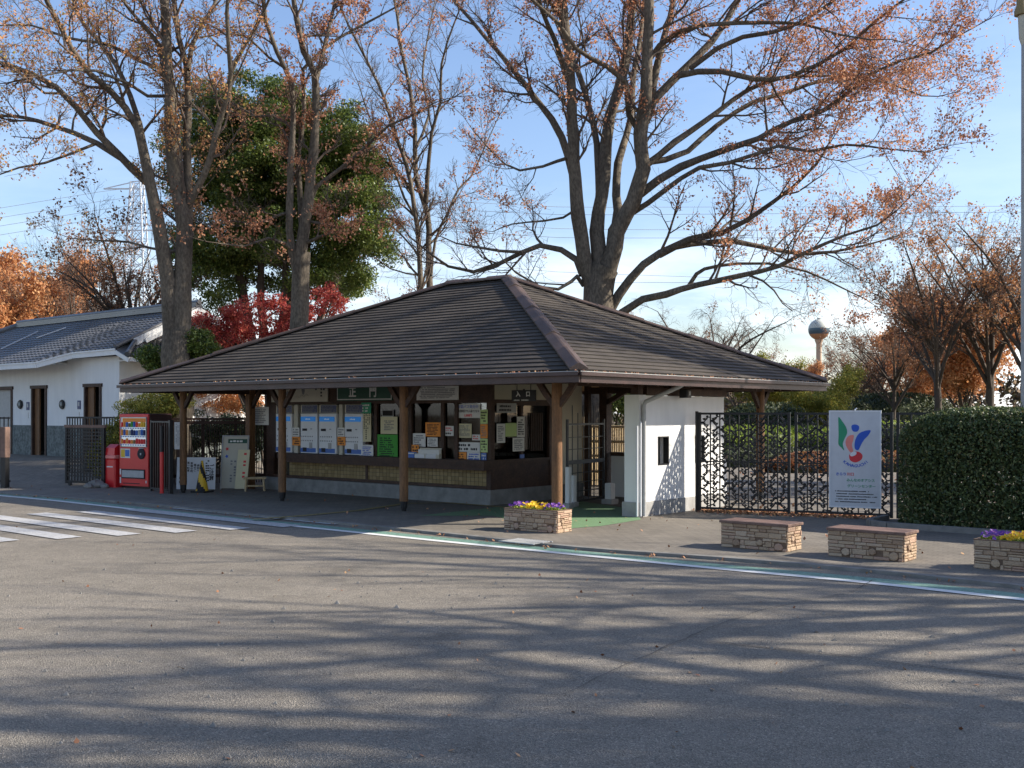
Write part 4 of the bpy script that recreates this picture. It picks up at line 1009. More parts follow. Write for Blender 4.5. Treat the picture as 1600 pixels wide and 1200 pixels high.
# bamboo stools
st = empty('bamboo_stool', gnd(398, 767), R(15), 'low bamboo stool beside the leaning boards', 'stool')
for x in (-.22,.22):
    for y in (-.12,.12): MB().tube([(x,y,0),(x*.9,y*.9,.3)], .022, 8).build('leg', 'bamboo', st)
MB().tube([(-.26,-.11,.30),(.26,-.11,.30)],.022,8).tube([(-.26,0,.31),(.26,0,.31)],.022,8).tube([(-.26,.11,.30),(.26,.11,.30)],.022,8).build('seat', 'bamboo', st)
MB().tube([(-.22,-.12,.12),(.22,-.12,.12)],.014,6).tube([(-.22,.12,.12),(.22,.12,.12)],.014,6).build('stretcher', 'bamboo', st)
# sliding lattice gate on the left
def hz(px, py, Y): p = at(px, py, Y); return Vector((p.x, Y, hgt(p.x, Y)))
a = hz(103, 752, 27.6); b = hz(164, 752, 27.0); d = b-a; L = d.length
lg = empty('sliding_gate', a, math.atan2(d.y,d.x), 'black lattice sliding gate with a pale rail, left of the drink machine', 'gate')
zt = at(103,668,27.6).z-a.z
MB().box(0,.06,-.03,.03,.06,zt).box(L-.06,L,-.03,.03,.06,zt).box(.061,L-.061,-.025,.025,.08,.14).build('gate_frame', 'black', lg)
MB().box(-.02,L+.02,-.04,.04,zt+.001,zt+.07).build('top_rail', 'slab', lg)
mb = MB()
for k in range(1, 13): mb.box(L*k/13-.014, L*k/13+.014, -.012, .012, .14, zt)
z = .24
while z < zt: mb.box(.06, L-.06, -.02, -.0125, z, z+.028); z += .085
mb.build('lattice', 'black', lg)
for x in (.15, L-.15): MB().tube([(x,-.02,.05),(x,.02,.05)], .05, 14).build('wheel', 'black', lg)
a = hz(105, 652, 29.4); b = hz(188, 652, 28.6); d = b-a; zt = at(105,651,29.4).z-a.z
rf = empty('rail_fence', a, math.atan2(d.y,d.x), 'dark picket rail fence rising above the black sliding gate', 'fence')
mb = MB(); L = d.length
for k in range(21): mb.box(L*k/20-.012, L*k/20+.012, -.012, .012, .05, zt-.05)
mb.build('pickets', 'black', rf); MB().box(0,L,-.03,.03,zt-.049,zt).build('rail', 'black', rf); MB().box(0,L,-.02,.02,.3,.34).build('rail', 'black', rf)
p = gnd(8, 762); fp = empty('gate_post', p, R(-20), 'thick grey topped black gate post at the left edge', 'gate post')
MB().cbox(-.075,.075,-.075,.075,0,1.42,.01).build('column', 'black', fp); MB().cbox(-.085,.085,-.085,.085,.75,1.5,.01).build('sleeve', 'slab', fp)
a = gnd(-40, 762)+Vector((0,.4,0)); rf2 = empty('picket_gate', a, R(-3), 'black picket gate leaf at the left edge behind the gate post', 'gate')
mb = MB()
for k in range(7): mb.box(k*.11, k*.11+.02, -.012, .012, .05, 1.75)
mb.build('pickets', 'black', rf2); MB().box(-.05,.72,-.02,.02,1.70,1.74).build('rail', 'black', rf2); MB().box(-.05,.72,-.02,.02,.12,.16).build('rail', 'black', rf2)
for i, (px, py, s) in enumerate(((150,752,.36),(163,757,.2),(138,748,.22))):
    p = hz(px, py, 26.9-i*.1); g = random.Random(i); mb = MB()
    mb.lathe([(.02,0),(.85,.02),(1,.25),(.8,.55),(.45,.75),(.05,.8)], 9)
    mb.v = [(x*s*.6*g.uniform(.85,1.15), y*s*.5*g.uniform(.85,1.15), z*s*.7*g.uniform(.9,1.1)) for x, y, z in mb.v]
    tag(mb.build('rock', 'rock', None, loc=p), ('large flat grey rock at the foot of the bush by the red bin', 'small grey rock lying against the red bin', 'small grey rock under the sliding gate')[i], 'rock')

# ---------------------------------------------------------------- toilet building behind on the left
TC = Vector((-11.37, 31.5, .5))
TB = empty('rest_house', TC, TH, 'white plastered building with a grey tiled roof beyond the sliding gate', 'building')
def tx(px, y=0): # pixel column to own x on the front wall
    d = Vector(((px-800)/F, 1, 0)); o = Vector((0,0,0))-Vector((TC.x, TC.y, 0)); t = (y-o.dot(VY))/d.dot(VY); return (o+d*t).dot(UX)
Lw = 12.0; DH = 2.12
doors = [(tx(50), tx(73.5)), (tx(132.5), tx(159)), (tx(-40), tx(20))]
doors.sort()
ops = doors; mb = MB(); base = MB(); x = -Lw; slate = pm('green_slate', (.13,.145,.135), .8, .3, 3.5, .3, 12, fine=.3)
for a_, b_ in ops+[(0, 0)]:
    mb.box(x, a_, 0, .2, .95, 3.0); MB().box(x, a_, -.015, .199, -.6, .949).build('stone_base', slate, TB)
    if b_ > a_: mb.box(a_, b_, 0, .2, DH+.01, 3.0)
    x = b_
mb.box(-.2, 0, .201, 5.2, .95, 3.0); base.box(-.2, .015, .201, 5.2, -.6, .949)
mb.box(-Lw, -.201, 5.0, 5.2, 0, 3.0)
mb.build('wall', 'plaster', TB)
base.build('stone_base', slate, TB)
MB().box(-Lw,-.21,1.6,1.7,-.3,3.0).build('inner_wall', 'dark', TB)
for i, (a_, b_) in enumerate(ops):
    t = MB().box(a_-.0, a_+.09, -.04, .22, -.45, DH).box(b_-.09, b_, -.04, .22, -.45, DH).box(a_-.05, b_+.05, -.05, .22, DH, DH+.1).build('doorway', 'dark_wood', TB)
    if i == 2: MB().box(a_+.09, a_+.09+(b_-a_)*.35, .05, .1, -.3, DH).build('door_leaf', 'wood', t); MB().box(a_+.45*(b_-a_)+.1, b_-.09, .12, .16, -.3, 1.2).build('half_door', 'wood', t)
    if i == 1: MB().box(a_+.09, a_+.09+(b_-a_)*.3, .05, .1, -.45, DH).build('door_leaf', 'wood', t)
    if i == 0: MB().box(a_+.09, b_-.09, .1, .14, -.45, DH).build('door_leaf', 'galv', t)
def tz(py, Yd): return H-(py-HY)/F*Yd-TC.z
for px in (33, 98.5):
    x = tx(px); Yd = (TC+UX*x).y; z = tz(632, Yd)
    l = MB().lathe([(.13,0),(.15,.03),(.13,.06),(.001,.06)],20).build('round_lamp', 'black', TB); l.matrix_local = Matrix.Translation((x,-.005,z)) @ Matrix.Rotation(R(90),4,'X')
    g_ = MB().lathe([(.085,.061),(.09,.075),(.05,.11),(.001,.12)],20).build('lamp_glass', 'glass', l, smooth=True)
    MB().lathe([(.001,.0605),(.084,.0605),(.084,.0615),(.001,.0615)],16).build('reflector', 'galv', l)
for px, py in ((44,634),(124,632)):
    x = tx(px); Yd = (TC+UX*x).y; z = tz(py, Yd)
    s_ = MB().box(x-.09,x+.09,-.02,-.001,z-.14,z+.12).build('door_sign', 'navy', TB); MB().box(x-.05,x+.05,-.024,-.0205,z-.05,z+.07).build('pictogram', 'galv', s_)
    MB().box(x-.03,x+.03,-.02,-.001,z-.40,z-.22).build('small_plate', 'paper', TB)
# tiled roof: wavy tiles on the front slope
zE, zRg, yE, yR = 2.86, 4.5, -.95, 2.4
xR0, xR1 = -11.2, 0.15
def kawara(mb, P00, P10, P01, P11, cols, rows, amp=.035, step=.03):
    n = (P10-P00).cross(P01-P00).normalized()
    if n.z < 0: n = -n
    cs = cols*6; base = len(mb.v)
    for r_ in range(rows):
        for e, (t, up) in enumerate(((r_/rows, step), ((r_+1)/rows, 0))):
            for i in range(cs+1):
                s_ = i/cs; a = P00.lerp(P10, s_); b = P01.lerp(P11, s_); p = a.lerp(b, t); w_ = abs(math.sin(s_*cols*math.pi))
                mb.v.append(tuple(p+n*(amp*w_+up)))
    for k in range(rows*2-1):
        for i in range(cs): q = base+k*(cs+1)+i; mb.f.append((q, q+1, q+cs+2, q+cs+1))
mb = MB(); V3 = lambda x, y: Vector((x, y, zE+(zRg-zE)*(y-yE)/(yR-yE)))
kawara(mb, V3(-14.4,yE), V3(-3.0,yE), V3(xR0,yR), V3(-3.0,yR), 46, 17)
kawara(mb, V3(-3.0,yE), V3(-1.9,yE+.55), V3(-3.0,yR), V3(-1.9,yR), 5, 15)
kawara(mb, V3(-1.9,yE+.55), V3(.35,yE+.62), V3(-1.9,yR), V3(.35,yR), 10, 14)
yB = 2*yR-yE; V4 = lambda x, y: Vector((x, y, zE+(zRg-zE)*(yB-y)/(yB-yR)))
kawara(mb, V4(-14.4,yB), V4(.35,yB), V4(xR0,yR), V4(.35,yR), 50, 12)
kawara(mb, V3(-14.4,yB-.0)*1, V3(-14.4,yE), Vector((xR0,yR,zRg)), Vector((xR0,yR,zRg)), 20, 12) if False else None
mb.add([(-14.4,yE,zE),(-14.4,yB,zE),(xR0,yR,zRg)], [(0,1,2)])
tr = mb.build('roof', 'kawara', TB, smooth=True, fix=False)
mb = MB()
for k, (dz, w_) in enumerate(((0,.26),(.06,.22),(.12,.2))): mb.box(xR0-.1, xR1+.25, yR-w_/2, yR+w_/2, zRg+.02+dz, zRg+.075+dz)
mb.tube([(xR0-.1,yR,zRg+.22),(xR1+.28,yR,zRg+.22)], .07, 10)
mb.tube([(xR0,yR,zRg+.1),(-14.3,yE+.05,zE+.12)], .11, 10)
mb.build('ridge_tiles', 'kawara', tr)
# lower skirt roof on the gable end and its ridge rolls
mb = MB(); kawara(mb, Vector((1.05,yE+.62,zE+.05)), Vector((1.05,yB-.5,zE+.05)), Vector((.1,yE+1.5,zE+.62)), Vector((.1,yB-1.3,zE+.62)), 22, 5)
mb.add([tuple(V3(.35,yE+.62)), (1.05,yE+.62,zE+.05), (.1,yE+1.5,zE+.62)], [(0,1,2)])
mb.build('skirt_roof', 'kawara', TB, smooth=True, fix=False)
mb = MB(); mb.tube([(1.1,yE+.55,zE+.13),(.1,yE+1.5,zE+.74)], .075, 10); mb.tube([tuple(V3(.33,yE+.62)+Vector((0,0,.08))), tuple(V3(.33,yR)+Vector((0,0,.08)))], .075, 10)
for k in range(9):
    t = k/8; mb.tube([(.98,yE+.9+t*3.9,zE+.12),(.15,yE+1.7+t*2.4,zE+.66)], .04, 8)
mb.build('verge_roll', 'kawara', TB, smooth=True)
mb = MB(); mb.bar(V3(.42,yE+1.2)-Vector((0,0,.05)), V3(.42,yR+.02)-Vector((0,0,.05)), .06, .2); mb.bar(V4(.42,yR)-Vector((0,0,.05)), V4(.42,yB-.2)-Vector((0,0,.05)), .06, .2)
mb.bar(V3(.50,yE+1.5)-Vector((0,0,.16)), V3(.50,yR+.02)-Vector((0,0,.16)), .05, .1); mb.bar(V4(.50,yR)-Vector((0,0,.16)), V4(.50,yB-.4)-Vector((0,0,.16)), .05, .1)
mb.build('bargeboard', 'plaster', TB)
MB().prism([(yE+1.4,zE+.3),(yB-1.2,zE+.3),(yR,zRg-.1)], -.1, .0, 'x').build('gable_wall', 'plaster', TB)
mb = MB(); za = zE-.06
for a_, b_ in ((V3(-14.4,yE),V3(-3.0,yE)),(V3(-3.0,yE),V3(-1.9,yE+.55)),(V3(-1.9,yE+.55),V3(.4,yE+.62))):
    mb.bar(a_-Vector((0,0,.09)), b_-Vector((0,0,.09)), .06, .14); mb.bar(a_-Vector((0,.04,-.0)), b_-Vector((0,.04,.0)), .03, .05)
mb.bar((1.0,yE+.66,zE+.0),(1.0,yB-.5,zE+.0),.06,.12); mb.bar(V3(.4,yE+.62)-Vector((0,0,.09)), Vector((1.03,yE+.66,zE-.03)), .06, .12)
mb.build('eaves_board', 'plaster', TB)
mb = MB(); mb.box(-14.2,-3.0,yE+.05,.0,zE-.02,zE+.03); mb.box(-3.0,.4,yE+.7,0,zE+.25,zE+.29); mb.box(.001,.95,.0,5,zE-.02,zE+.02); mb.build('eaves_soffit', 'plaster', TB)
mb = MB()
for (pa2, pb2) in (((2,549),(60,521.5)),((57,532),(103,516))):
    def onroof(px, py):
        d = Vector(((px-800)/F, 1, -(py-HY)/F)); o = Vector((0,0,H))-TC; o = Vector((o.dot(UX), o.dot(VY), o.z)); d = Vector((d.dot(UX), d.dot(VY), d.z))
        k = (zRg-zE)/(yR-yE); t = (zE+k*(o.y-yE)-o.z)/(d.z-k*d.y); return o+d*t+Vector((0,0,.09))
    mb.bar(onroof(*pa2), onroof(*pb2), .035, .03)
mb.build('snow_rail', 'white', TB)
# ---------------------------------------------------------------- trees
class Tree:
    def __init__(s, seed): s.g = random.Random(seed); s.limbs = {}; s.twigs = {}; s.tips = []; s.n = 0
    def add(s, pts, rad, sides, twig):
        d = s.twigs if twig else s.limbs; d.setdefault((len(pts), sides), []).append((pts, rad)); s.n += 1
    def grow(s, p, d, L, r, lvl, maxl, up=.12, wig=.28, dens=1., leafy=None):
        g = s.g; k = 5 if lvl < maxl else 4; step = L/(k-1); pts = [tuple(p)]; dirs = [d.copy()]; d = d.copy()
        for i in range(k-1):
            d = (d+Vector((g.gauss(0,wig), g.gauss(0,wig), g.gauss(0,wig)+up))).normalized(); p = p+d*step; pts.append(tuple(p)); dirs.append(d.copy())
        rad = [max(.0035, r*(1-.72*i/(k-1))) for i in range(k)]
        s.add(pts, rad, 5 if r > .02 else 3, True)
        if leafy is None or leafy(p):
            if lvl >= maxl: s.tips += pts[1:]
            elif lvl == maxl-1: s.tips.append(pts[-1])
        if lvl < maxl:
            n = max(2, int(dens*(5.2 if lvl == 0 else 4.2)*g.uniform(.8,1.25)))
            for i in range(n):
                t = (.22+.78*(i+g.random()*.8)/n)*(k-1); j = min(int(t), k-2); f = t-j
                q = Vector(pts[j]).lerp(Vector(pts[j+1]), min(f,1)); dd = dirs[j+1]; a = dd.orthogonal().normalized(); a.rotate(Matrix.Rotation(g.uniform(0,6.283), 3, dd))
                an = R(g.uniform(28,58)); nd = (dd*math.cos(an)+a*math.sin(an)).normalized()
                s.grow(q, nd, L*g.uniform(.42,.68)*(1-.3*t/(k-1)), max(.004, rad[j]*.55), lvl+1, maxl, up*.9, wig, dens, leafy)
    def limb(s, pts, rad, spawn=.55, Ls=1.7, maxl=2, first=.25, up=.1, dens=1., leafy=None, sides=10, wig=.28, end=True):
        g = s.g; P = spline(pts, .45); n = len(P); cum = [i/(n-1) for i in range(n)]
        rr = [np.interp(c, [i/(len(rad)-1) for i in range(len(rad))], rad)*g.uniform(.95,1.06) for c in cum]
        P = [p+Vector((g.gauss(0,1),g.gauss(0,1),g.gauss(0,1)))*rr[i]*.10 for i, p in enumerate(P)]
        s.add([tuple(p) for p in P], rr, sides, False)
        L = sum((P[i+1]-P[i]).length for i in range(n-1)); m = int(L*(1-first)/spawn)
        for i in range(m):
            c = first+(1-first)*(i+g.random())/max(1,m); x = c*(n-1); j = min(int(x), n-2); p = P[j].lerp(P[j+1], x-j); d = (P[j+1]-P[j]).normalized()
            a = d.orthogonal().normalized(); a.rotate(Matrix.Rotation(g.uniform(0,6.283), 3, d)); an = R(g.uniform(35,65)); nd = (d*math.cos(an)+a*math.sin(an)+Vector((0,0,.15))).normalized()
            s.grow(p, nd, Ls*g.uniform(.55,1.2)*(1-.25*c), min(rr[j]*.5, .045), 0, maxl, up, wig, dens, leafy)
        if end: s.grow(P[-1], (P[-1]-P[-2]).normalized(), Ls, rr[-1]*.9, 0, maxl, up, wig, dens*1.3, leafy)
    @staticmethod
    def tubes(groups):
        VV = []; FF = []; base = 0
        for (k, n), L in groups.items():
            P = np.array([a for a, b in L], dtype=float); Rr = np.array([b for a, b in L], dtype=float); B = len(L)
            T = np.empty_like(P); T[:,1:-1] = P[:,2:]-P[:,:-2]; T[:,0] = P[:,1]-P[:,0]; T[:,-1] = P[:,-1]-P[:,-2]
            T /= np.linalg.norm(T, axis=2, keepdims=True)+1e-9
            m = T.mean(1); ref = np.where((np.abs(m[:,2:3]) > .75), np.array([[1.,.13,0]]), np.array([[0,0,1.]]))[:,None,:]
            A = np.cross(T, ref); A /= np.linalg.norm(A, axis=2, keepdims=True)+1e-9; Bn = np.cross(T, A)
            t = np.arange(n)*2*math.pi/n
            V = P[:,:,None,:]+Rr[:,:,None,None]*(A[:,:,None,:]*np.cos(t)[None,None,:,None]+Bn[:,:,None,:]*np.sin(t)[None,None,:,None])
            idx = base+np.arange(B*k*n).reshape(B,k,n); nx = np.roll(idx,-1,axis=2)
            FF.append(np.stack([idx[:,:-1], nx[:,:-1], nx[:,1:], idx[:,1:]], -1).reshape(-1,4)); VV.append(V.reshape(-1,3)); base += B*k*n
        return np.concatenate(VV), np.concatenate(FF)
    def build(s, name, loc, label, cat='tree', group=None, bark='bark', leaf='leaf_rust', nleaf=2., size=.075, leafy=None, droop=.4, jit=.06, twigmat='twig', aspect=.6):
        o = empty(name, loc, 0, label, cat, group); off = np.array(tuple(loc))
        V, Fq = s.tubes(s.limbs); np_mesh('trunk', V-off, Fq, bark, o, True)
        cr = None
        if s.twigs: V, Fq = s.tubes(s.twigs); cr = np_mesh('branches', V-off, Fq, twigmat, o)
        if nleaf and s.tips:
            g = np.random.default_rng(5+len(s.tips)); P = np.array(s.tips); N_ = int(len(P)*nleaf); P = P[g.integers(0,len(P),N_)]+g.normal(size=(N_,3))*jit
            if leafy is not None: P = np.array([p for p in P if leafy(p)])
            if len(P): leaf_mesh('crown', P-off, size, leaf, o, 3, aspect, 0, droop)
        return o
def patch(scale, thr, seed=0, bias=lambda p: 0):
    return lambda p: noise.noise(Vector((p[0]*scale+seed, p[1]*scale, p[2]*scale*1.4)))+bias(p) > thr
def limbpx(T, pts, r0, r1, Y0, dY, **k):
    """main limb: image columns and rows turned into places round a trunk standing at depth Y0, swinging dY metres to or from the road"""
    n = len(pts); P = []
    for i, (x, y) in enumerate(pts):
        Y = Y0+dY*(i/(n-1))**1.3; P.append(at(x, y, Y))
    T.limb(P, [r0*.84*Y0/F, (r0*.55+r1*.25)*Y0/F, (r0*.30+r1*.42)*Y0/F, r1*.7*Y0/F] if k.get('sides') is None else [r0*Y0/F, r1*Y0/F], **k)

# great zelkova behind the gatehouse
Y = 30.0; T = Tree(42)
hi = patch(1.5, .10, 3, lambda p: .10*(p[2]-7.5)/3-(.16 if p[2] < 6.6 else 0)-(.2 if p[0] < 4.2 else 0)+(.12 if p[0] > 7 else 0))
kw = dict(leafy=None, Ls=2.2, spawn=.40, dens=1.4, wig=.16, first=.34)
kb = dict(Ls=1.9, spawn=.40, dens=1.4, wig=.17, first=.3)
limbpx(T, [(935,800),(934,620),(932,540),(934,490),(936,440),(940,415)], 34, 23, Y, 0, spawn=99, end=False, sides=18)
for pts, r0, r1, dY, k in [
 ([(928,470),(915,405),(903,340),(898,280),(895,220),(893,150),(888,80),(880,0),(874,-90),(860,-170)], 15, 5, -1.5, kw),
 ([(886,125),(868,65),(846,15),(830,-50)], 6, 3, -2.5, kw),
 ([(900,290),(878,215),(845,165),(815,125),(790,95),(760,60),(735,30),(712,5),(690,-40)], 8, 2.5, 2, kb),
 ([(938,450),(934,360),(944,280),(948,224),(954,180),(966,140),(980,80),(988,10),(996,-80),(1010,-170)], 15, 5, 1.8, kw),
 ([(934,380),(936,300),(932,224),(920,165),(902,108),(884,60),(868,-10),(860,-80)], 8, 3.5, 3, kw),
 ([(938,500),(946,440),(964,362),(992,312),(1006,262),(1000,208),(1008,160),(1012,100),(1014,0),(1012,-90),(1020,-180)], 19, 5.5, -1, kw),
 ([(1002,212),(982,180),(978,128),(948,104),(900,76),(872,36),(832,0),(800,-50)], 5.5, 2.5, -2.5, kw),
 ([(1004,190),(1018,150),(1026,100),(1040,52),(1052,0),(1060,-80),(1050,-150)], 8, 3.5, .5, kw),
 ([(1008,190),(1022,158),(1050,126),(1082,96),(1112,64),(1136,32),(1156,-5),(1175,-70),(1200,-130)], 9, 3.5, 1.5, kw),
 ([(1078,108),(1120,76),(1160,58),(1208,50),(1248,36),(1304,0),(1350,-40)], 5, 2, -1.5, kw),
 ([(1012,96),(1030,72),(1060,50),(1092,40),(1152,36),(1200,36),(1256,38),(1310,54),(1360,62)], 5.5, 1.6, -2.8, kw),
 ([(1060,118),(1090,112),(1128,112),(1176,124),(1232,120),(1280,100),(1320,76),(1360,40),(1400,8),(1440,-20)], 6, 2, -2, kw),
 ([(1004,262),(1030,242),(1055,222),(1120,176),(1168,140),(1222,122),(1290,118),(1350,124)], 7, 2, .8, kw),
 ([(1006,254),(1040,250),(1075,236),(1120,196),(1176,160),(1216,148),(1264,132),(1310,122),(1380,128),(1440,150)], 6, 1.8, 2.6, kw),
 ([(1000,302),(1030,282),(1064,260),(1128,236),(1184,216),(1240,188),(1288,172),(1320,148),(1360,116),(1405,96),(1455,82),(1490,60)], 8, 2, -1.2, kw),
 ([(990,332),(1012,318),(1040,296),(1092,262),(1140,254),(1184,240),(1216,228),(1264,236),(1320,226),(1380,232)], 5.5, 1.8, -3, kw),
 ([(955,482),(984,436),(1032,396),(1076,374),(1128,364),(1168,344),(1208,316),(1240,292),(1276,256),(1290,235)], 9.5, 2, -1.5, kb),
 ([(1030,398),(1055,386),(1080,382),(1140,376),(1184,384),(1232,394),(1280,396),(1350,384),(1410,366)], 6.5, 1.6, 1.5, kb),
 ([(970,490),(1005,468),(1040,460),(1092,444),(1160,430),(1216,416),(1264,392),(1320,368),(1370,352),(1400,330)], 7.5, 1.6, -2.8, kb),
 ([(1076,446),(1088,428),(1100,420),(1152,412),(1200,412),(1260,424),(1320,452),(1350,466)], 4, 1.3, -.5, kb),
 ([(910,430),(900,406),(876,390),(844,384),(816,394),(780,412),(740,424),(700,416),(672,396),(640,370)], 7, 1.8, 1.8, kb),
 ([(814,394),(780,392),(740,385),(712,380),(690,370)], 3.2, 1.2, .8, kb),
 ([(912,446),(902,432),(893,440),(872,452),(844,448),(806,426),(786,406)], 4.5, 1.3, -1.5, kb),
 ([(893,245),(870,252),(848,260),(812,266),(788,256),(762,230),(740,205)], 3.5, 1.1, -1.5, kb),
 ([(896,330),(880,340),(850,345),(800,350),(770,362)], 2.5, 1, 2.5, kb),
 ([(960,372),(965,330),(962,280),(972,230),(985,190),(990,120),(1000,60),(1010,-40)], 9, 3, 3.5, kw)]:
    limbpx(T, pts, r0, r1, Y, dY, maxl=2, **k)
T.build('zelkova_tree', at(935,HY,Y)*1-Vector((0,0,H)), 'great spreading zelkova with rust leaves rising behind the gatehouse roof', nleaf=2.9, size=.078, leafy=hi, leaf='leaf_rust', jit=.09)

# double-stemmed zelkova on the left
Y = 29.0; T = Tree(7); lf = patch(1.5, -.02, 9, lambda p: -.2 if p[2] < 5.5 else .06)
kw = dict(Ls=1.9, spawn=.38, dens=1.35, wig=.18)
limbpx(T, [(274,760),(275,640),(276,560),(275,520)], 25, 22, Y, 0, spawn=99, end=False, sides=16)
for pts, r0, r1, dY, k in [
 ([(270,550),(264,476),(257,400),(244,328),(230,262),(214,190)], 17, 9, -.8, dict(Ls=1.3, spawn=2.5, end=False)),
 ([(236,290),(214,200),(196,168),(172,140),(140,114),(112,76),(92,36),(72,0),(50,-60)], 9, 3.5, -2.6, kw),
 ([(222,240),(217,190),(204,150),(180,100),(150,60),(120,20),(104,-50)], 6, 3, 1.5, kw),
 ([(230,285),(205,262),(184,240),(152,208),(120,168),(88,136),(52,116),(20,104),(-20,92),(-70,80)], 8, 3, -1.6, kw),
 ([(215,268),(190,248),(152,224),(116,208),(80,196),(40,184),(0,181),(-60,186)], 6, 2.4, 1.8, kw),
 ([(150,225),(110,240),(70,255),(30,262),(-20,280)], 3, 1.2, -2, kw),
 ([(282,550),(285,476),(287,400),(288,352),(279,300),(272,260),(268,200),(266,152),(261,100),(260,40),(256,-10),(250,-100)], 19, 6, -.5, kw),
 ([(292,345),(294,312),(292,240),(294,160),(292,104),(280,60),(272,0),(262,-80)], 9, 4, .8, kw),
 ([(293,108),(300,70),(318,36),(335,8),(350,-50)], 5, 2.5, 1.6, kw),
 ([(290,330),(300,312),(320,272),(336,216),(352,160),(360,116),(357,72),(354,20),(360,-50)], 7, 3, -2.2, kw),
 ([(360,116),(384,68),(402,40),(420,0),(440,-40)], 4, 2, -1.2, kw),
 ([(256,82),(240,60),(220,36),(196,6),(180,-40)], 5, 2.5, -1.2, kw),
 ([(245,330),(262,318),(290,300),(320,292)], 2.5, 1, 2, kw),
 ([(276,392),(262,392),(235,388),(200,378),(160,376),(110,372)], 3.2, 1.2, 2.2, dict(Ls=1.4, spawn=.4, dens=1, wig=.25)),
 ([(268,150),(230,150),(200,130),(150,110),(110,110),(60,120)], 3.5, 1.5, -3, kw),
 ([(262,110),(220,96),(170,70),(110,60),(50,40),(0,40)], 4, 1.8, 2.6, kw)]:
    limbpx(T, pts, r0, r1, Y, dY, maxl=2, **k)
T.build('zelkova_tree', at(275,HY,Y)-Vector((0,0,H-.35)), 'double-stemmed zelkova with amber leaves at the left beside the grey tiled roof', nleaf=1.9, size=.076, leafy=lf, leaf='leaf_amber', jit=.09)

# third zelkova before the evergreen
Y = 30.5; T = Tree(19); lf = patch(.9, .02, 29)
limbpx(T, [(467,800),(467,600),(468,520),(468,480),(468,430),(472,395)], 17, 14, Y, 0, spawn=99, end=False, sides=14)
for pts, r0, r1, dY in [
 ([(468,420),(470,390),(478,340),(486,262),(494,180),(492,112),(474,80),(462,20),(452,-60)], 12, 4, -.8),
 ([(464,430),(456,392),(452,320),(456,240),(458,168),(456,128),(432,80),(416,36),(410,-10),(400,-70)], 8, 3, -1.8),
 ([(472,380),(470,320),(466,240),(476,180),(474,108),(502,80),(528,60),(580,32),(630,5)], 6, 1.8, 1.2),
 ([(478,330),(496,290),(532,264),(568,232),(608,196),(640,182),(680,160)], 4.5, 1.3, -1.6),
 ([(494,130),(510,60),(522,10),(535,-60)], 5, 2.5, 1.8),
 ([(480,345),(505,350),(530,356),(560,345)], 3, 1.2, -1.5),
 ([(462,330),(440,335),(400,350),(360,345),(320,352)], 3.5, 1.2, -1.5),
 ([(465,400),(445,380),(420,372),(380,385),(340,380)], 3.5, 1.2, -2.4),
 ([(468,385),(500,370),(515,365),(525,345)], 3.5, 1.5, -1),
 ([(460,200),(430,180),(400,182),(360,160),(310,148)], 3, 1.2, 1.5),
 ([(452,110),(420,90),(390,60),(360,50)], 3, 1.2, -1),]:
    limbpx(T, pts, r0, r1, Y, dY, maxl=2, Ls=1.25, spawn=.34, dens=1.2, wig=.24)
T.build('zelkova_tree', at(467,HY,Y)-Vector((0,0,H)), 'tall zelkova with brown leaf clumps standing before the dark evergreen', nleaf=1.9, size=.082, leafy=lf, leaf='leaf_rust', jit=.08)

# slender bare tree in the middle
Y = 37.0; T = Tree(23); lf = patch(.6, .12, 51)
for pts, r0, r1, dY in [
 ([(664,800),(660,560),(657,450),(654,380),(648,328),(636,260),(620,216),(600,152),(572,92),(545,40),(520,-20)], 8, 2, -1),
 ([(668,560),(670,452),(670,360),(664,316),(650,280),(648,200),(640,136),(628,80),(620,20),(610,-40)], 7.5, 2, 1),
 ([(674,430),(680,376),(700,332),(716,296),(736,276),(760,224),(780,180)], 3, 1, 1.5),
 ([(666,316),(670,248),(674,208),(688,160),(690,100),(708,40),(724,0)], 4.5, 1.5, -1.5),
 ([(656,380),(642,300),(620,270),(588,240),(540,200),(505,172)], 3, 1, 2),
 ([(650,340),(632,310),(610,250),(580,190),(560,130)], 2.5, 1, -2),
 ([(655,400),(630,370),(600,345),(570,330)], 2, .8, 1),
 ([(650,230),(670,180),(660,120),(668,60),(680,0)], 3, 1.2, 2.5),
 ([(655,430),(610,420),(560,380)], 1.8, .8, 1)]:
    limbpx(T, pts, r0, r1, Y, dY, maxl=2, Ls=1.6, spawn=.32, dens=1.3, first=.3, wig=.16, up=.14)
T.build('slender_tree', at(664,HY,Y)-Vector((0,0,H)), 'slender twin-stemmed tree nearly bare of leaves behind the roof ridge', nleaf=1.1, size=.085, leafy=lf, leaf='leaf_rust', bark='bark', jit=.06)

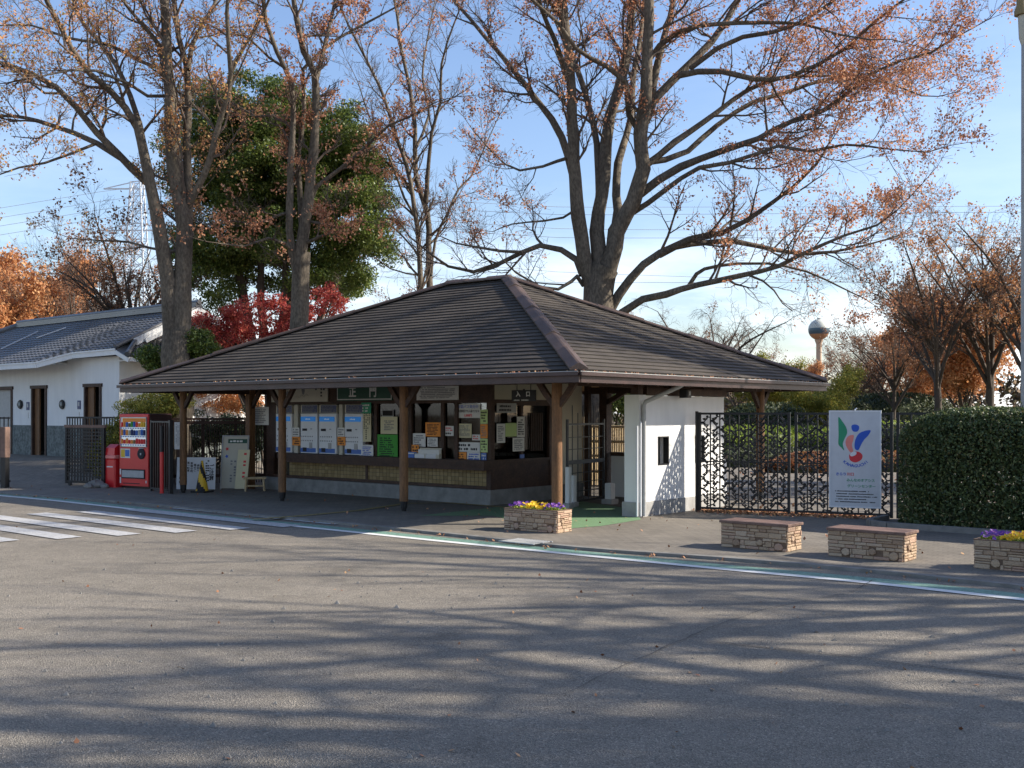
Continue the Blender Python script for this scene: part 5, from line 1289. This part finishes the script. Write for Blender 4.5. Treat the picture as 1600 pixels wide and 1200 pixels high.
# ---- leaf masses
def clumps(g, ells, n, per, sz, Yc, dYs):
    """leaf points in many small clumps filling ellipsoids given as (x px, y px, rx px, rz px)"""
    out = []; tot = sum(e[2]*e[3] for e in ells)
    for (x, y, rx, rz) in ells:
        c = at(x, y, Yc); s = Yc/F; k = int(n*rx*rz/tot)
        for i in range(k):
            v = g.normal(size=3); v /= np.linalg.norm(v); rr = g.uniform(.45, 1.0)**.6
            cc = np.array([c.x+v[0]*rx*s*rr, c.y+v[1]*dYs*rr, c.z+v[2]*rz*s*rr]); a = sz*g.uniform(.6,1.3); m = int(per*(a/sz)**2)
            q = g.normal(size=(m,3)); q /= np.linalg.norm(q,axis=1)[:,None]; q *= (g.random(m)**.4)[:,None]
            out.append(cc+q*np.array([a,a,a*.6]))
    return np.concatenate(out)
def mass(name, label, cat, ells, n, per, sz, Yc, dYs, mat, leaf, seed, stems, bark='bark_dark', rz=(4,1.5), kind=None, aspect=.55, group=None, bpx=None):
    g = np.random.default_rng(seed); T = Tree(seed)
    cx = bpx or ells[0][0]; loc = at(cx,HY,Yc)-Vector((0,0,H)); loc.z = hgt(loc.x, loc.y)
    for k in range(stems):
        e = ells[k % len(ells)]; top = at(e[0]+g.uniform(-.3,.3)*e[2], e[1], Yc+g.uniform(-.3,.3)*dYs); r = rz[0]
        b = loc+Vector((g.uniform(-.2,.2)*sz*2, g.uniform(-.2,.2)*sz*2, 0)); m = b.lerp(top,.5)+Vector((g.uniform(-.3,.3),g.uniform(-.3,.3),0))*sz
        T.limb([b,m,top], [rz[0]*Yc/F, rz[1]*Yc/F], spawn=.6, Ls=sz*2.2, maxl=1, first=.35, sides=8, end=True)
    o = T.build(name, loc, label, cat, group, bark=bark, nleaf=0)
    P = clumps(g, ells, n, per, sz, Yc, dYs); P = P[P[:,2] > loc.z+.03]
    leaf_mesh('crown', P-np.array(tuple(loc)), leaf, mat, o, seed, aspect, .3)
    return o
mass('evergreen_oak', 'broad dark evergreen tree standing behind the zelkovas on the left', 'tree',
     [(430,250,120,100),(340,200,60,70),(400,170,70,45),(520,250,70,90),(545,350,55,85),(345,350,80,85),(450,390,110,70),(578,375,38,40),(300,260,35,60),(510,440,60,35),(320,440,50,45),(585,300,25,40),(430,320,90,90),(480,290,60,70),(380,290,60,70),(450,200,60,50),(510,340,50,60),(560,260,35,60)], 620, 560, .60, 38.0, 2.6, 'leaf_green', .10, 31, 7, rz=(8,3), bpx=420)
mass('maple_tree', 'crimson maple in autumn colour half hidden behind the left roof slope', 'tree',
     [(420,492,65,18),(500,472,40,18),(440,512,70,16),(350,508,45,20),(370,528,55,18),(525,457,22,10),(330,492,25,8),(400,470,40,9),(330,505,30,10),(305,520,22,9),(470,490,30,10),(380,500,30,9)], 170, 120, .26, 33.0, 1.6, 'leaf_red', .085, 32, 6, rz=(3,1))
mass('maple_shrub', 'orange tinged shrub between the red drink machine and the left timber post', 'shrub',
     [(245,632,42,20),(218,650,32,22),(190,680,22,32),(170,712,18,30),(270,628,22,16),(160,735,12,14)], 90, 260, .26, 28.3, .6, 'leaf_olive', .055, 33, 5, rz=(1.5,.6))
mass('camellia_bush', 'dark green bush pressed against the trunk of the double-stemmed zelkova', 'shrub',
     [(238,562,14,18),(305,535,20,26),(262,578,30,14),(320,548,18,16)], 60, 260, .3, 29.6, .8, 'leaf_green', .08, 34, 4, rz=(2,1))
mass('clipped_shrub', 'dark clipped shrub with a sunlit top behind the slat fence', 'shrub',
     [(330,665,45,28),(385,665,40,28),(355,700,70,40)], 80, 330, .3, 30.2, .9, 'leaf_hedge', .06, 35, 3, rz=(2,1))
mass('autumn_bush', 'tan and yellow bush glimpsed over the clipped shrub behind the slat fence', 'shrub',
     [(375,630,30,18),(345,620,22,20),(320,625,16,18)], 40, 220, .3, 34, .8, 'leaf_orange', .075, 36, 3, rz=(2,1))
mass('passage_tree', 'dark leafy tree seen through the entrance passage', 'tree', [(962,640,30,26),(930,650,26,30),(985,620,30,26)], 50, 220, .35, 30.5, .8, 'leaf_green', .09, 37, 3, rz=(2.5,1))

# procedural bare trees for the park and the roadside
def park_tree(seed, Ht, spread, r, lvl=2, nl=7, up=.14, Ls=None, low=.28, droop=0):
    T = Tree(seed); g = T.g; top = Vector((g.uniform(-.3,.3), g.uniform(-.3,.3), Ht*.62))
    T.limb([Vector((0,0,-.1)), Vector((g.uniform(-.1,.1),0,Ht*.3)), top], [r*1.15, r*.8, r*.4], spawn=1.4, Ls=Ls or Ht*.16, maxl=lvl, first=.45, sides=10)
    for i in range(nl):
        a = i*2.4+g.uniform(-.3,.3); z0 = Ht*g.uniform(low,.55); e = Vector((math.cos(a)*spread*g.uniform(.6,1), math.sin(a)*spread*g.uniform(.6,1), Ht*g.uniform(.62,1.0)-droop*Ht))
        b = Vector((0,0,z0))+Vector((top.x,top.y,0))*z0/Ht; m = b.lerp(e,.5)+Vector((g.uniform(-.4,.4),g.uniform(-.4,.4),Ht*(.04+droop*.5)))
        T.limb([b,m,e], [r*.5,r*.3,r*.1], spawn=.45, dens=1.25, Ls=Ls or Ht*.19, maxl=lvl, first=.25, up=up, sides=7, wig=.2)
    return T
def place(o, x, y, s=1, rz=0, label=None, z=None):
    o.location = (x, y, hgt(x,y)-.06 if z is None else z); o.scale = (s,s,s); o.rotation_euler = (0,0,rz)
    if label: o['label'] = label
    return o
def dup(o, x, y, s, rz, label): return place(copy_tree(o), x, y, s, rz, label)
Z = (0,0,0)
tA = park_tree(101, 11, 4.6, .22, nl=12).build('park_tree', Z, 'x', nleaf=1.0, size=.13, leaf='leaf_orange', leafy=patch(.5,.05,4), bark='bark_dark', jit=.12)
tB = park_tree(102, 9, 4.0, .18, nl=14).build('park_tree', Z, 'x', nleaf=.9, size=.12, leaf='leaf_brown', leafy=patch(.6,.1,14), bark='bark_dark', jit=.12)
tC = park_tree(103, 8, 3.4, .16, nl=9, low=.15).build('park_tree', Z, 'x', nleaf=5.5, size=.16, leaf='leaf_orange', bark='bark_dark', jit=.25)
tD = park_tree(104, 8, 3.4, .16, nl=9, low=.12).build('park_tree', Z, 'x', nleaf=4.0, size=.17, leaf='leaf_olive', bark='bark_dark', jit=.28)
tE = park_tree(105, 7, 3.4, .17, nl=9, low=.3, droop=.0, up=-.16).build('weeping_tree', Z, 'x', nleaf=0, bark='bark_dark')
def px2(px, Y): return (px-800)/F*Y
for o, px, Y, s, rz, lb in [
 (tA, 1545, 52, 1.0, .3, 'tall tree with sparse orange leaves beside the lamp pole'),
 (tB, 1465, 50, 1.08, 1.2, 'bare spreading tree with few brown leaves, left of the tree by the lamp pole'),
 (tC, 1510, 60, 1.0, 2.0, 'full orange tree glowing behind the bare trees on the right'),
 (tD, 1290, 47, .42, .5, 'small olive green tree above the right end of the gatehouse eaves'),
 (tE, 1118, 44, .93, .8, 'bare weeping tree with hanging twigs right of the roof slope')]: place(o, px2(px,Y), Y, s, rz, lb); o['category'] = 'tree'
for src, px, Y, s, rz, lb in [
 (tB, 1395, 56, .75, 2.2, 'small bare tree right of the water tower'),
 (tB, 1335, 70, .68, 3.3, 'bare grey tree immediately right of the water tower column'),
 (tC, 1235, 80, .62, .7, 'orange brown tree immediately left of the water tower column'),
 (tD, 1195, 66, .6, 1.7, 'yellow olive tree over the right slope of the gatehouse roof'),
 (tB, 1060, 75, .85, .4, 'bare pinkish tree just showing over the roof near the weeping tree'),
 (tB, 1150, 78, .75, 5.1, 'bare tree behind the weeping tree'),
 (tA, 1610, 48, .95, 4.2, 'bare tree cut by the right edge of the photo'),
 (tC, 1440, 72, .8, 4.0, 'reddish brown tree low behind the bare trees on the right'),
 (tB, 1375, 82, .85, 1.0, 'twiggy brown tree far behind the water tower'),
 (tC, 15, 55, 1.02, .2, 'orange tree at the left edge over the grey tiled roof'),
 (tC, -50, 48, .95, 2.9, 'orange tree cut by the left edge of the photo'),
 (tB, 105, 50, .92, 3.0, 'thin bare tree between the orange tree and the pylon'),
 (tB, 208, 40, .93, 1.9, 'bare tree with a few brown leaves in front of the white pylon'),
 (tA, 60, 62, .9, 1.0, 'sparse orange tree behind the thin bare tree on the left'),
 (tD, 170, 70, .80, 2.5, 'low green tree over the ridge of the grey tiled roof'),
 (tB, 590, 70, .9, 2.8, 'pale bare tree low behind the left roof slope')]:
    dup(src, px2(px,Y), Y, s, rz, lb)
# roadside trees to the right of the view, whose shade falls across the road and the roof
sA = park_tree(201, 12.5, 5.0, .36, lvl=1, nl=15, low=.28).build('roadside_tree', Z, 'x', nleaf=.35, size=.11, leaf='leaf_rust', leafy=patch(.5,-.05,33), jit=.12)
SH = [(15.0, 6.2, 1.12, .2), (18.5, 11.0, 1.12, 1.4), (21.5, 2.5, 1.15, 3.1), (22.5, 27.5, 1.25, .9)]
sB = park_tree(202, 17.5, 5.2, .30, lvl=1, nl=14, low=.62).build('roadside_tree', (0,0,0), 'x', nleaf=.5, size=.11, leaf='leaf_rust', leafy=patch(.5,-.05,33), jit=.12)
tag(place(sB, 19.5, 22.3, 1, .4, 'tall high-crowned roadside tree out of view east of the gate'), None, 'tree', 'roadside trees shading the road')
nm = ['by the road bend','behind the road bend','near the road foreground','in the park beyond the hedge','beside the viewer','in the park behind the hedge','in the park beyond the gate']
for i, (x, y, s, rz) in enumerate(SH):
    o = place(sA if i == 0 else copy_tree(sA), x, y, s, rz, 'rust-leaved roadside tree out of view '+nm[i]); tag(o, None, 'tree', 'roadside trees shading the road')
# the same autumn trees stand in rows, so the ones in view share a group too
# ---- distant wood
g = np.random.default_rng(77); P = []
for i in range(900):
    x = g.uniform(-75, 75); y = g.uniform(92, 120); t = 3.2+2.2*noise.noise(Vector((x*.06, y*.03, 5)))+(1.2 if x > 10 else .3); r = g.uniform(.9,1.8); m = 55
    q = g.normal(size=(m,3)); q /= np.linalg.norm(q,axis=1)[:,None]; P.append(np.array([x,y,max(.5,g.uniform(.1,1)*t)])+q*r*g.random((m,1))**.4)
P = np.concatenate(P); P = P[P[:,2] > 0]
tag(leaf_mesh('distant_wood', P, .55, im('wood_leaves', [(0,(.05,.045,.03)),(.4,(.12,.09,.055)),(.7,(.2,.12,.06)),(1,(.14,.15,.06))], .7), None, 8, .6), kind='stuff')
def mound(name, px, Y, rx, ry, rz, mat, leaf, n, seed, label, cat='shrub', group=None):
    g = np.random.default_rng(seed); x = px2(px,Y); q = g.normal(size=(n,3)); q /= np.linalg.norm(q,axis=1)[:,None]; q[:,2] = np.abs(q[:,2])
    q *= (.93+.1*g.random(n))[:,None]; P = q*np.array([rx,ry,rz]); sq = np.clip(np.abs(P)/np.array([rx,ry,rz]),0,1); P = np.sign(P)*sq**.75*np.array([rx,ry,rz])
    o = empty(name, (x,Y,0), 0, label, cat, group)
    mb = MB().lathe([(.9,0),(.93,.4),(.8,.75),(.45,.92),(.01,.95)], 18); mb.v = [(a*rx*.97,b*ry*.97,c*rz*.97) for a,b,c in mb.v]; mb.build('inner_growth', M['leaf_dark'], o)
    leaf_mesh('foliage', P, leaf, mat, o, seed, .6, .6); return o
k = 0
for px, Y, rx, rz, mat, lb in [
 (1165,44,2.6,1.35,'leaf_yellowgreen','bright green clipped azalea mound behind the gate, nearest the white wall'),
 (1255,46,2.2,1.3,'leaf_yellowgreen','bright green clipped mound directly behind the middle gate stile'),
 (1330,43,2.0,1.25,'leaf_yellowgreen','bright green clipped mound behind the white banner board'),
 (1390,45,2.0,1.5,'leaf_yellowgreen','bright green clipped mound between the banner board and the hedge'),
 (1140,38,2.2,.62,'leaf_dark','dark low hedge mound behind the gate beside the white wall'),
 (1215,39,2.0,.6,'leaf_dark','dark low hedge mound seen past the rear timber post'),
 (1290,36,1.8,.55,'leaf_azalea','reddish azalea mound left of the banner board'),
 (1370,35,2.0,.6,'leaf_azalea','reddish azalea mound right of the banner board'),
 (1245,34,1.2,.4,'leaf_azalea','low reddish azalea behind the middle gate stile'),
 (1480,38,3.5,1.5,'leaf_dark','dark hedge mound behind the clipped roadside hedge'),
 (1290,56,3.2,2.6,'leaf_dark','tall dark evergreen mass under the small olive tree'),
 (1400,58,3.6,2.9,'leaf_dark','tall dark evergreen mass under the bare trees on the right'),
 (1200,60,3.0,2.4,'leaf_dark','tall dark evergreen mass behind the gatehouse corner'),
 (1530,50,3.0,1.9,'leaf_green','dark rounded evergreen shrub left of the lamp pole'),
 (640,48,4,1.6,'leaf_dark','dark shrub mass behind the ticket office'),
 (905,36,1.2,1.6,'leaf_olive','olive shrub beyond the entrance passage')]:
    k += 1; mound('clipped_mound', px, Y, rx, rx*.6, rz, mat, .10 if Y < 50 else .16, int(2600*rx) if Y < 50 else int(1800*rx), 300+k, lb)
# clipped roadside hedge
HO = Vector((6.15,17.85,0)); hg = empty('clipped_hedge', HO, TH, 'tall dark clipped hedge with a rounded end at the right of the gate', 'hedge')
g = np.random.default_rng(9); Lh, Dh, Hh = 7.5, 1.9, 1.93
def hedge_surf(n, inset=0.):
    out = []
    while len(out) < n:
        f = g.random(); x, y, z = g.uniform(0,Lh), g.uniform(0,Dh), g.uniform(0,Hh)
        if f < .5: y = 0
        elif f < .78: z = Hh
        elif f < .88: x = 0
        else: y = Dh
        # round the end and shoulders
        c = Vector((min(max(x,1.0),Lh-.2), min(max(y,.55),Dh-.55), min(z,Hh-.55))); v = Vector((x,y,z))-c
        lim = Vector((1.0 if x < 1.0 else .2, .55, .55)); q = math.sqrt(sum((v[i]/lim[i])**2 for i in range(3)))
        if q > 1: v = v/q
        p = c+v; p.y += (.05*noise.noise(Vector((p.x*1.3,p.z*1.3,2))))-.0; p.z += .05*noise.noise(Vector((p.x*1.1,p.y*1.1,7)))
        p += (c-p)*(inset+abs(g.normal())*.05); out.append(tuple(p))
    return np.array(out)
leaf_mesh('foliage', hedge_surf(60000), .052, 'leaf_hedge', hg, 1, .55, .0)
sh = hedge_surf(500); ts = MB(); tl = []
for p in sh:
    p = Vector(p); d = Vector((g.normal()*.3, g.normal()*.3-.2, 1)).normalized()*g.uniform(.04,.16); ts.tube([p, p+d], .003, 3)
    tl += [tuple(p+d*t) for t in (.3,.6,.8,1.0,1.0)]
ts.build('shoots', 'twig', hg); leaf_mesh('shoot_leaves', np.array(tl), .045, 'leaf_hedge', hg, 6, .55)
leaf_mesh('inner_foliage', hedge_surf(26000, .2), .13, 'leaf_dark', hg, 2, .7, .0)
mb = MB()
for i in range(14): x = .5+i*.5; mb.tube([(x,.9,0),(x+.05,.85,.5),(x-.1,.8,1.3)], [.03,.02,.01], 6)
mb.build('stems', 'bark_dark', hg)
mb = MB()
Q = spline([Vector((-.35,.9,0)), Vector((-.3,.0,0)), Vector((.1,-.28,0)), Vector((1,-.34,0)), Vector((7.8,-.40,0))], .2)
for a, b in zip(Q, Q[1:]): mb.bar(a+Vector((0,0,.045)), b+Vector((0,0,.045)), .10, .09)
kb_ = mb.build('planting_kerb', 'kerb', None, loc=HO, rz=TH); tag(kb_, kind='structure')

# ---------------------------------------------------------------- far things
wt_ = empty('water_tower', (px2(1279.5,250),250,0), 0, 'spherical water tower on a slim column on the horizon', 'water tower')
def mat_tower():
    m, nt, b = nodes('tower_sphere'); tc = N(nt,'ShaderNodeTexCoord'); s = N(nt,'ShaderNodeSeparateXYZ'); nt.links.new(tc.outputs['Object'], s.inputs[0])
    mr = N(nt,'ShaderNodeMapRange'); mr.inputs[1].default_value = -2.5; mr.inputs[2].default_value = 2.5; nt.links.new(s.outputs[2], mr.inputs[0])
    r = ramp(nt, [(0,(.42,.2,.1)),(.28,(.4,.2,.1)),(.30,(.05,.09,.12)),(.55,(.05,.1,.13)),(.57,(.5,.5,.42)),(1,(.6,.6,.52))]); nt.links.new(mr.outputs[0], r.inputs[0]); nt.links.new(r.outputs[0], b.inputs['Base Color'])  # the orange underside is a reflection painted into the colour
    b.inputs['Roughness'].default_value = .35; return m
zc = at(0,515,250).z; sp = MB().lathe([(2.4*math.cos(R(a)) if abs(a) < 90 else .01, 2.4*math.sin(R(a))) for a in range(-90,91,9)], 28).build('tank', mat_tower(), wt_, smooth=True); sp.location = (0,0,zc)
MB().lathe([(1.0,0),(.62,3),(.62,zc-3.4),(1.0,zc-2.3)], 16).build('column', pm('tower_column',(.5,.36,.25),.7,.08), wt_, smooth=True)
MB().lathe([(.5,zc+2.35),(.5,zc+2.6),(.01,zc+2.65)], 12).build('cap', 'galv', wt_)
pyl = empty('pylon', (px2(214,170),170,0), 0, 'white lattice power pylon rising behind the bare tree on the left', 'pylon'); mb = MB(); zt = at(0,285,170).z
def pw(z): return 1.9*(1-z/zt)+.75
z = 0; 
while z < zt-1:
    z2 = min(zt, z+2.4); a, b = pw(z), pw(z2)
    for sx_, sy_ in ((1,1),(-1,1),(-1,-1),(1,-1)): mb.bar((a*sx_,a*sy_,z),(b*sx_,b*sy_,z2),.18)
    for s_ in (1,-1):
        mb.bar((-a,a*s_,z),(b,b*s_,z2),.10); mb.bar((a,a*s_,z),(-b,b*s_,z2),.10); mb.bar((a*s_,-a,z),(b*s_,b,z2),.10); mb.bar((-b,b*s_,z2),(b,b*s_,z2),.10)
    z = z2
mb.build('lattice_mast', 'white', pyl)
arms = []
for k, z in enumerate((zt-1, zt-7.5, zt-14)):
    mb2 = MB(); w_ = 5.2-k*.4+ (1 if k == 1 else 0); mb2.bar((-w_,0,z),(w_,0,z),.2).bar((-w_,0,z),(0,0,z+1.2),.14).bar((w_,0,z),(0,0,z+1.2),.14); mb2.build('cross_arm', 'white', pyl)
pX = px2(214,170)
for i, (ya, ym, yb) in enumerate(((290,318,322),(305,330,331),(318,352,363),(332,366,371),(372,420,452),(420,436,440))):
    pts = []
    for k in range(25):
        px_ = -60+k*(1720/24); t = k/24; y_ = np.interp(t, [0,.16,.55,1], [ya+45,ya,ym+6,yb]); pts.append(at(px_, y_, 165))
    o = MB().tube(spline(pts,12), .028, 4).build('power_line', 'concrete'); tag(o, ('topmost','second','third','fourth','fifth','lowest')[i]+' of the power lines strung across the sky from the white pylon', 'power line', 'power lines across the sky')
# street lamp pole at the right edge
lp = empty('lamp_pole', (px2(1599.5,20.5),20.5,0), 0, 'tall grey pole with a cream lamp head cut by the right edge', 'lamp pole')
MB().lathe([(.06,0),(.05,2),(.042,9)], 14).build('pole', 'galv', lp, smooth=True)
zt = at(0,0,20.5).z; zb = at(0,72,20.5).z
MB().lathe([(.03,zb-.0),(.075,zb+.15),(.09,zt-.35),(.095,zt-.3)], 14, (-.01,-.0,0)).build('lamp_head', 'offwhite', lp, smooth=True)
MB().lathe([(.12,zt-.29),(.12,zt-.2),(.08,zt-.1),(.08,zt+.2)], 14, (-.05,0,0)).build('lamp_collar', 'mustard', lp, smooth=True)

# ---------------------------------------------------------------- litter
g = np.random.default_rng(12)
def ground_leaves(n, boxfn, size, mat, name, z=.012):
    P = np.array([boxfn() for _ in range(n)]); P = np.c_[P, np.full(n, z)]+np.c_[np.zeros((n,2)), g.random(n)*.015]
    tag(leaf_mesh(name, P, size, mat, None, 4, .7, 3.), kind='stuff')
def near_gate():
    t = g.random(); p = G0.lerp(G2, t*.9)+Vector((g.uniform(-.2,.2), g.normal()*.22+.12, 0)); return p.x, p.y
ground_leaves(1300, near_gate, .065, 'dryleaf', 'fallen_leaves')
def around():
    k = g.random()*len(KL)*.8; p = KL[int(k)]; return p.x+g.uniform(.2,4), p.y+g.uniform(.2,3)
ground_leaves(420, around, .05, 'dryleaf', 'scattered_leaves')
def plaza(): return g.uniform(3,16), g.uniform(21,34)
ground_leaves(900, plaza, .08, 'dryleaf', 'plaza_leaves')
mb = MB()
for i in range(420):
    y = g.uniform(5.2,14); x = g.uniform(-.48,.48)*y; s = abs(g.normal())*.007+.004
    if (Vector((x,y,0))-E0).dot(VY) > -3.2: continue
    mb.add([(x-s,y-s*.8,-.034),(x+s,y-s,-.034),(x+s*.8,y+s,-.034),(x-s,y+s*.9,-.034),(x,y,-.034+s*1.3)], [(0,1,4),(1,2,4),(2,3,4),(3,0,4)])
tag(mb.build('gravel', 'rock', fix=False), kind='stuff')
def along_kerb():
    k = int(g.random()*(len(KL)-1)); p = KL[k]; return p.x+g.normal()*.05, p.y-abs(g.normal())*.10-.02
ground_leaves(700, along_kerb, .045, 'dryleaf', 'kerb_leaves', -.022)
def on_road():
    y = g.uniform(5.5, 18); return g.uniform(-.5,.5)*y, y
P = [on_road() for _ in range(120)]; P = [p for p in P if (Vector((p[0],p[1],0))-E0).dot(VY) < -3.4]
tag(leaf_mesh('road_leaves', np.array([(x, y, -.026) for x, y in P]), .04, 'dryleaf', None, 14, .7, 3.), kind='stuff')
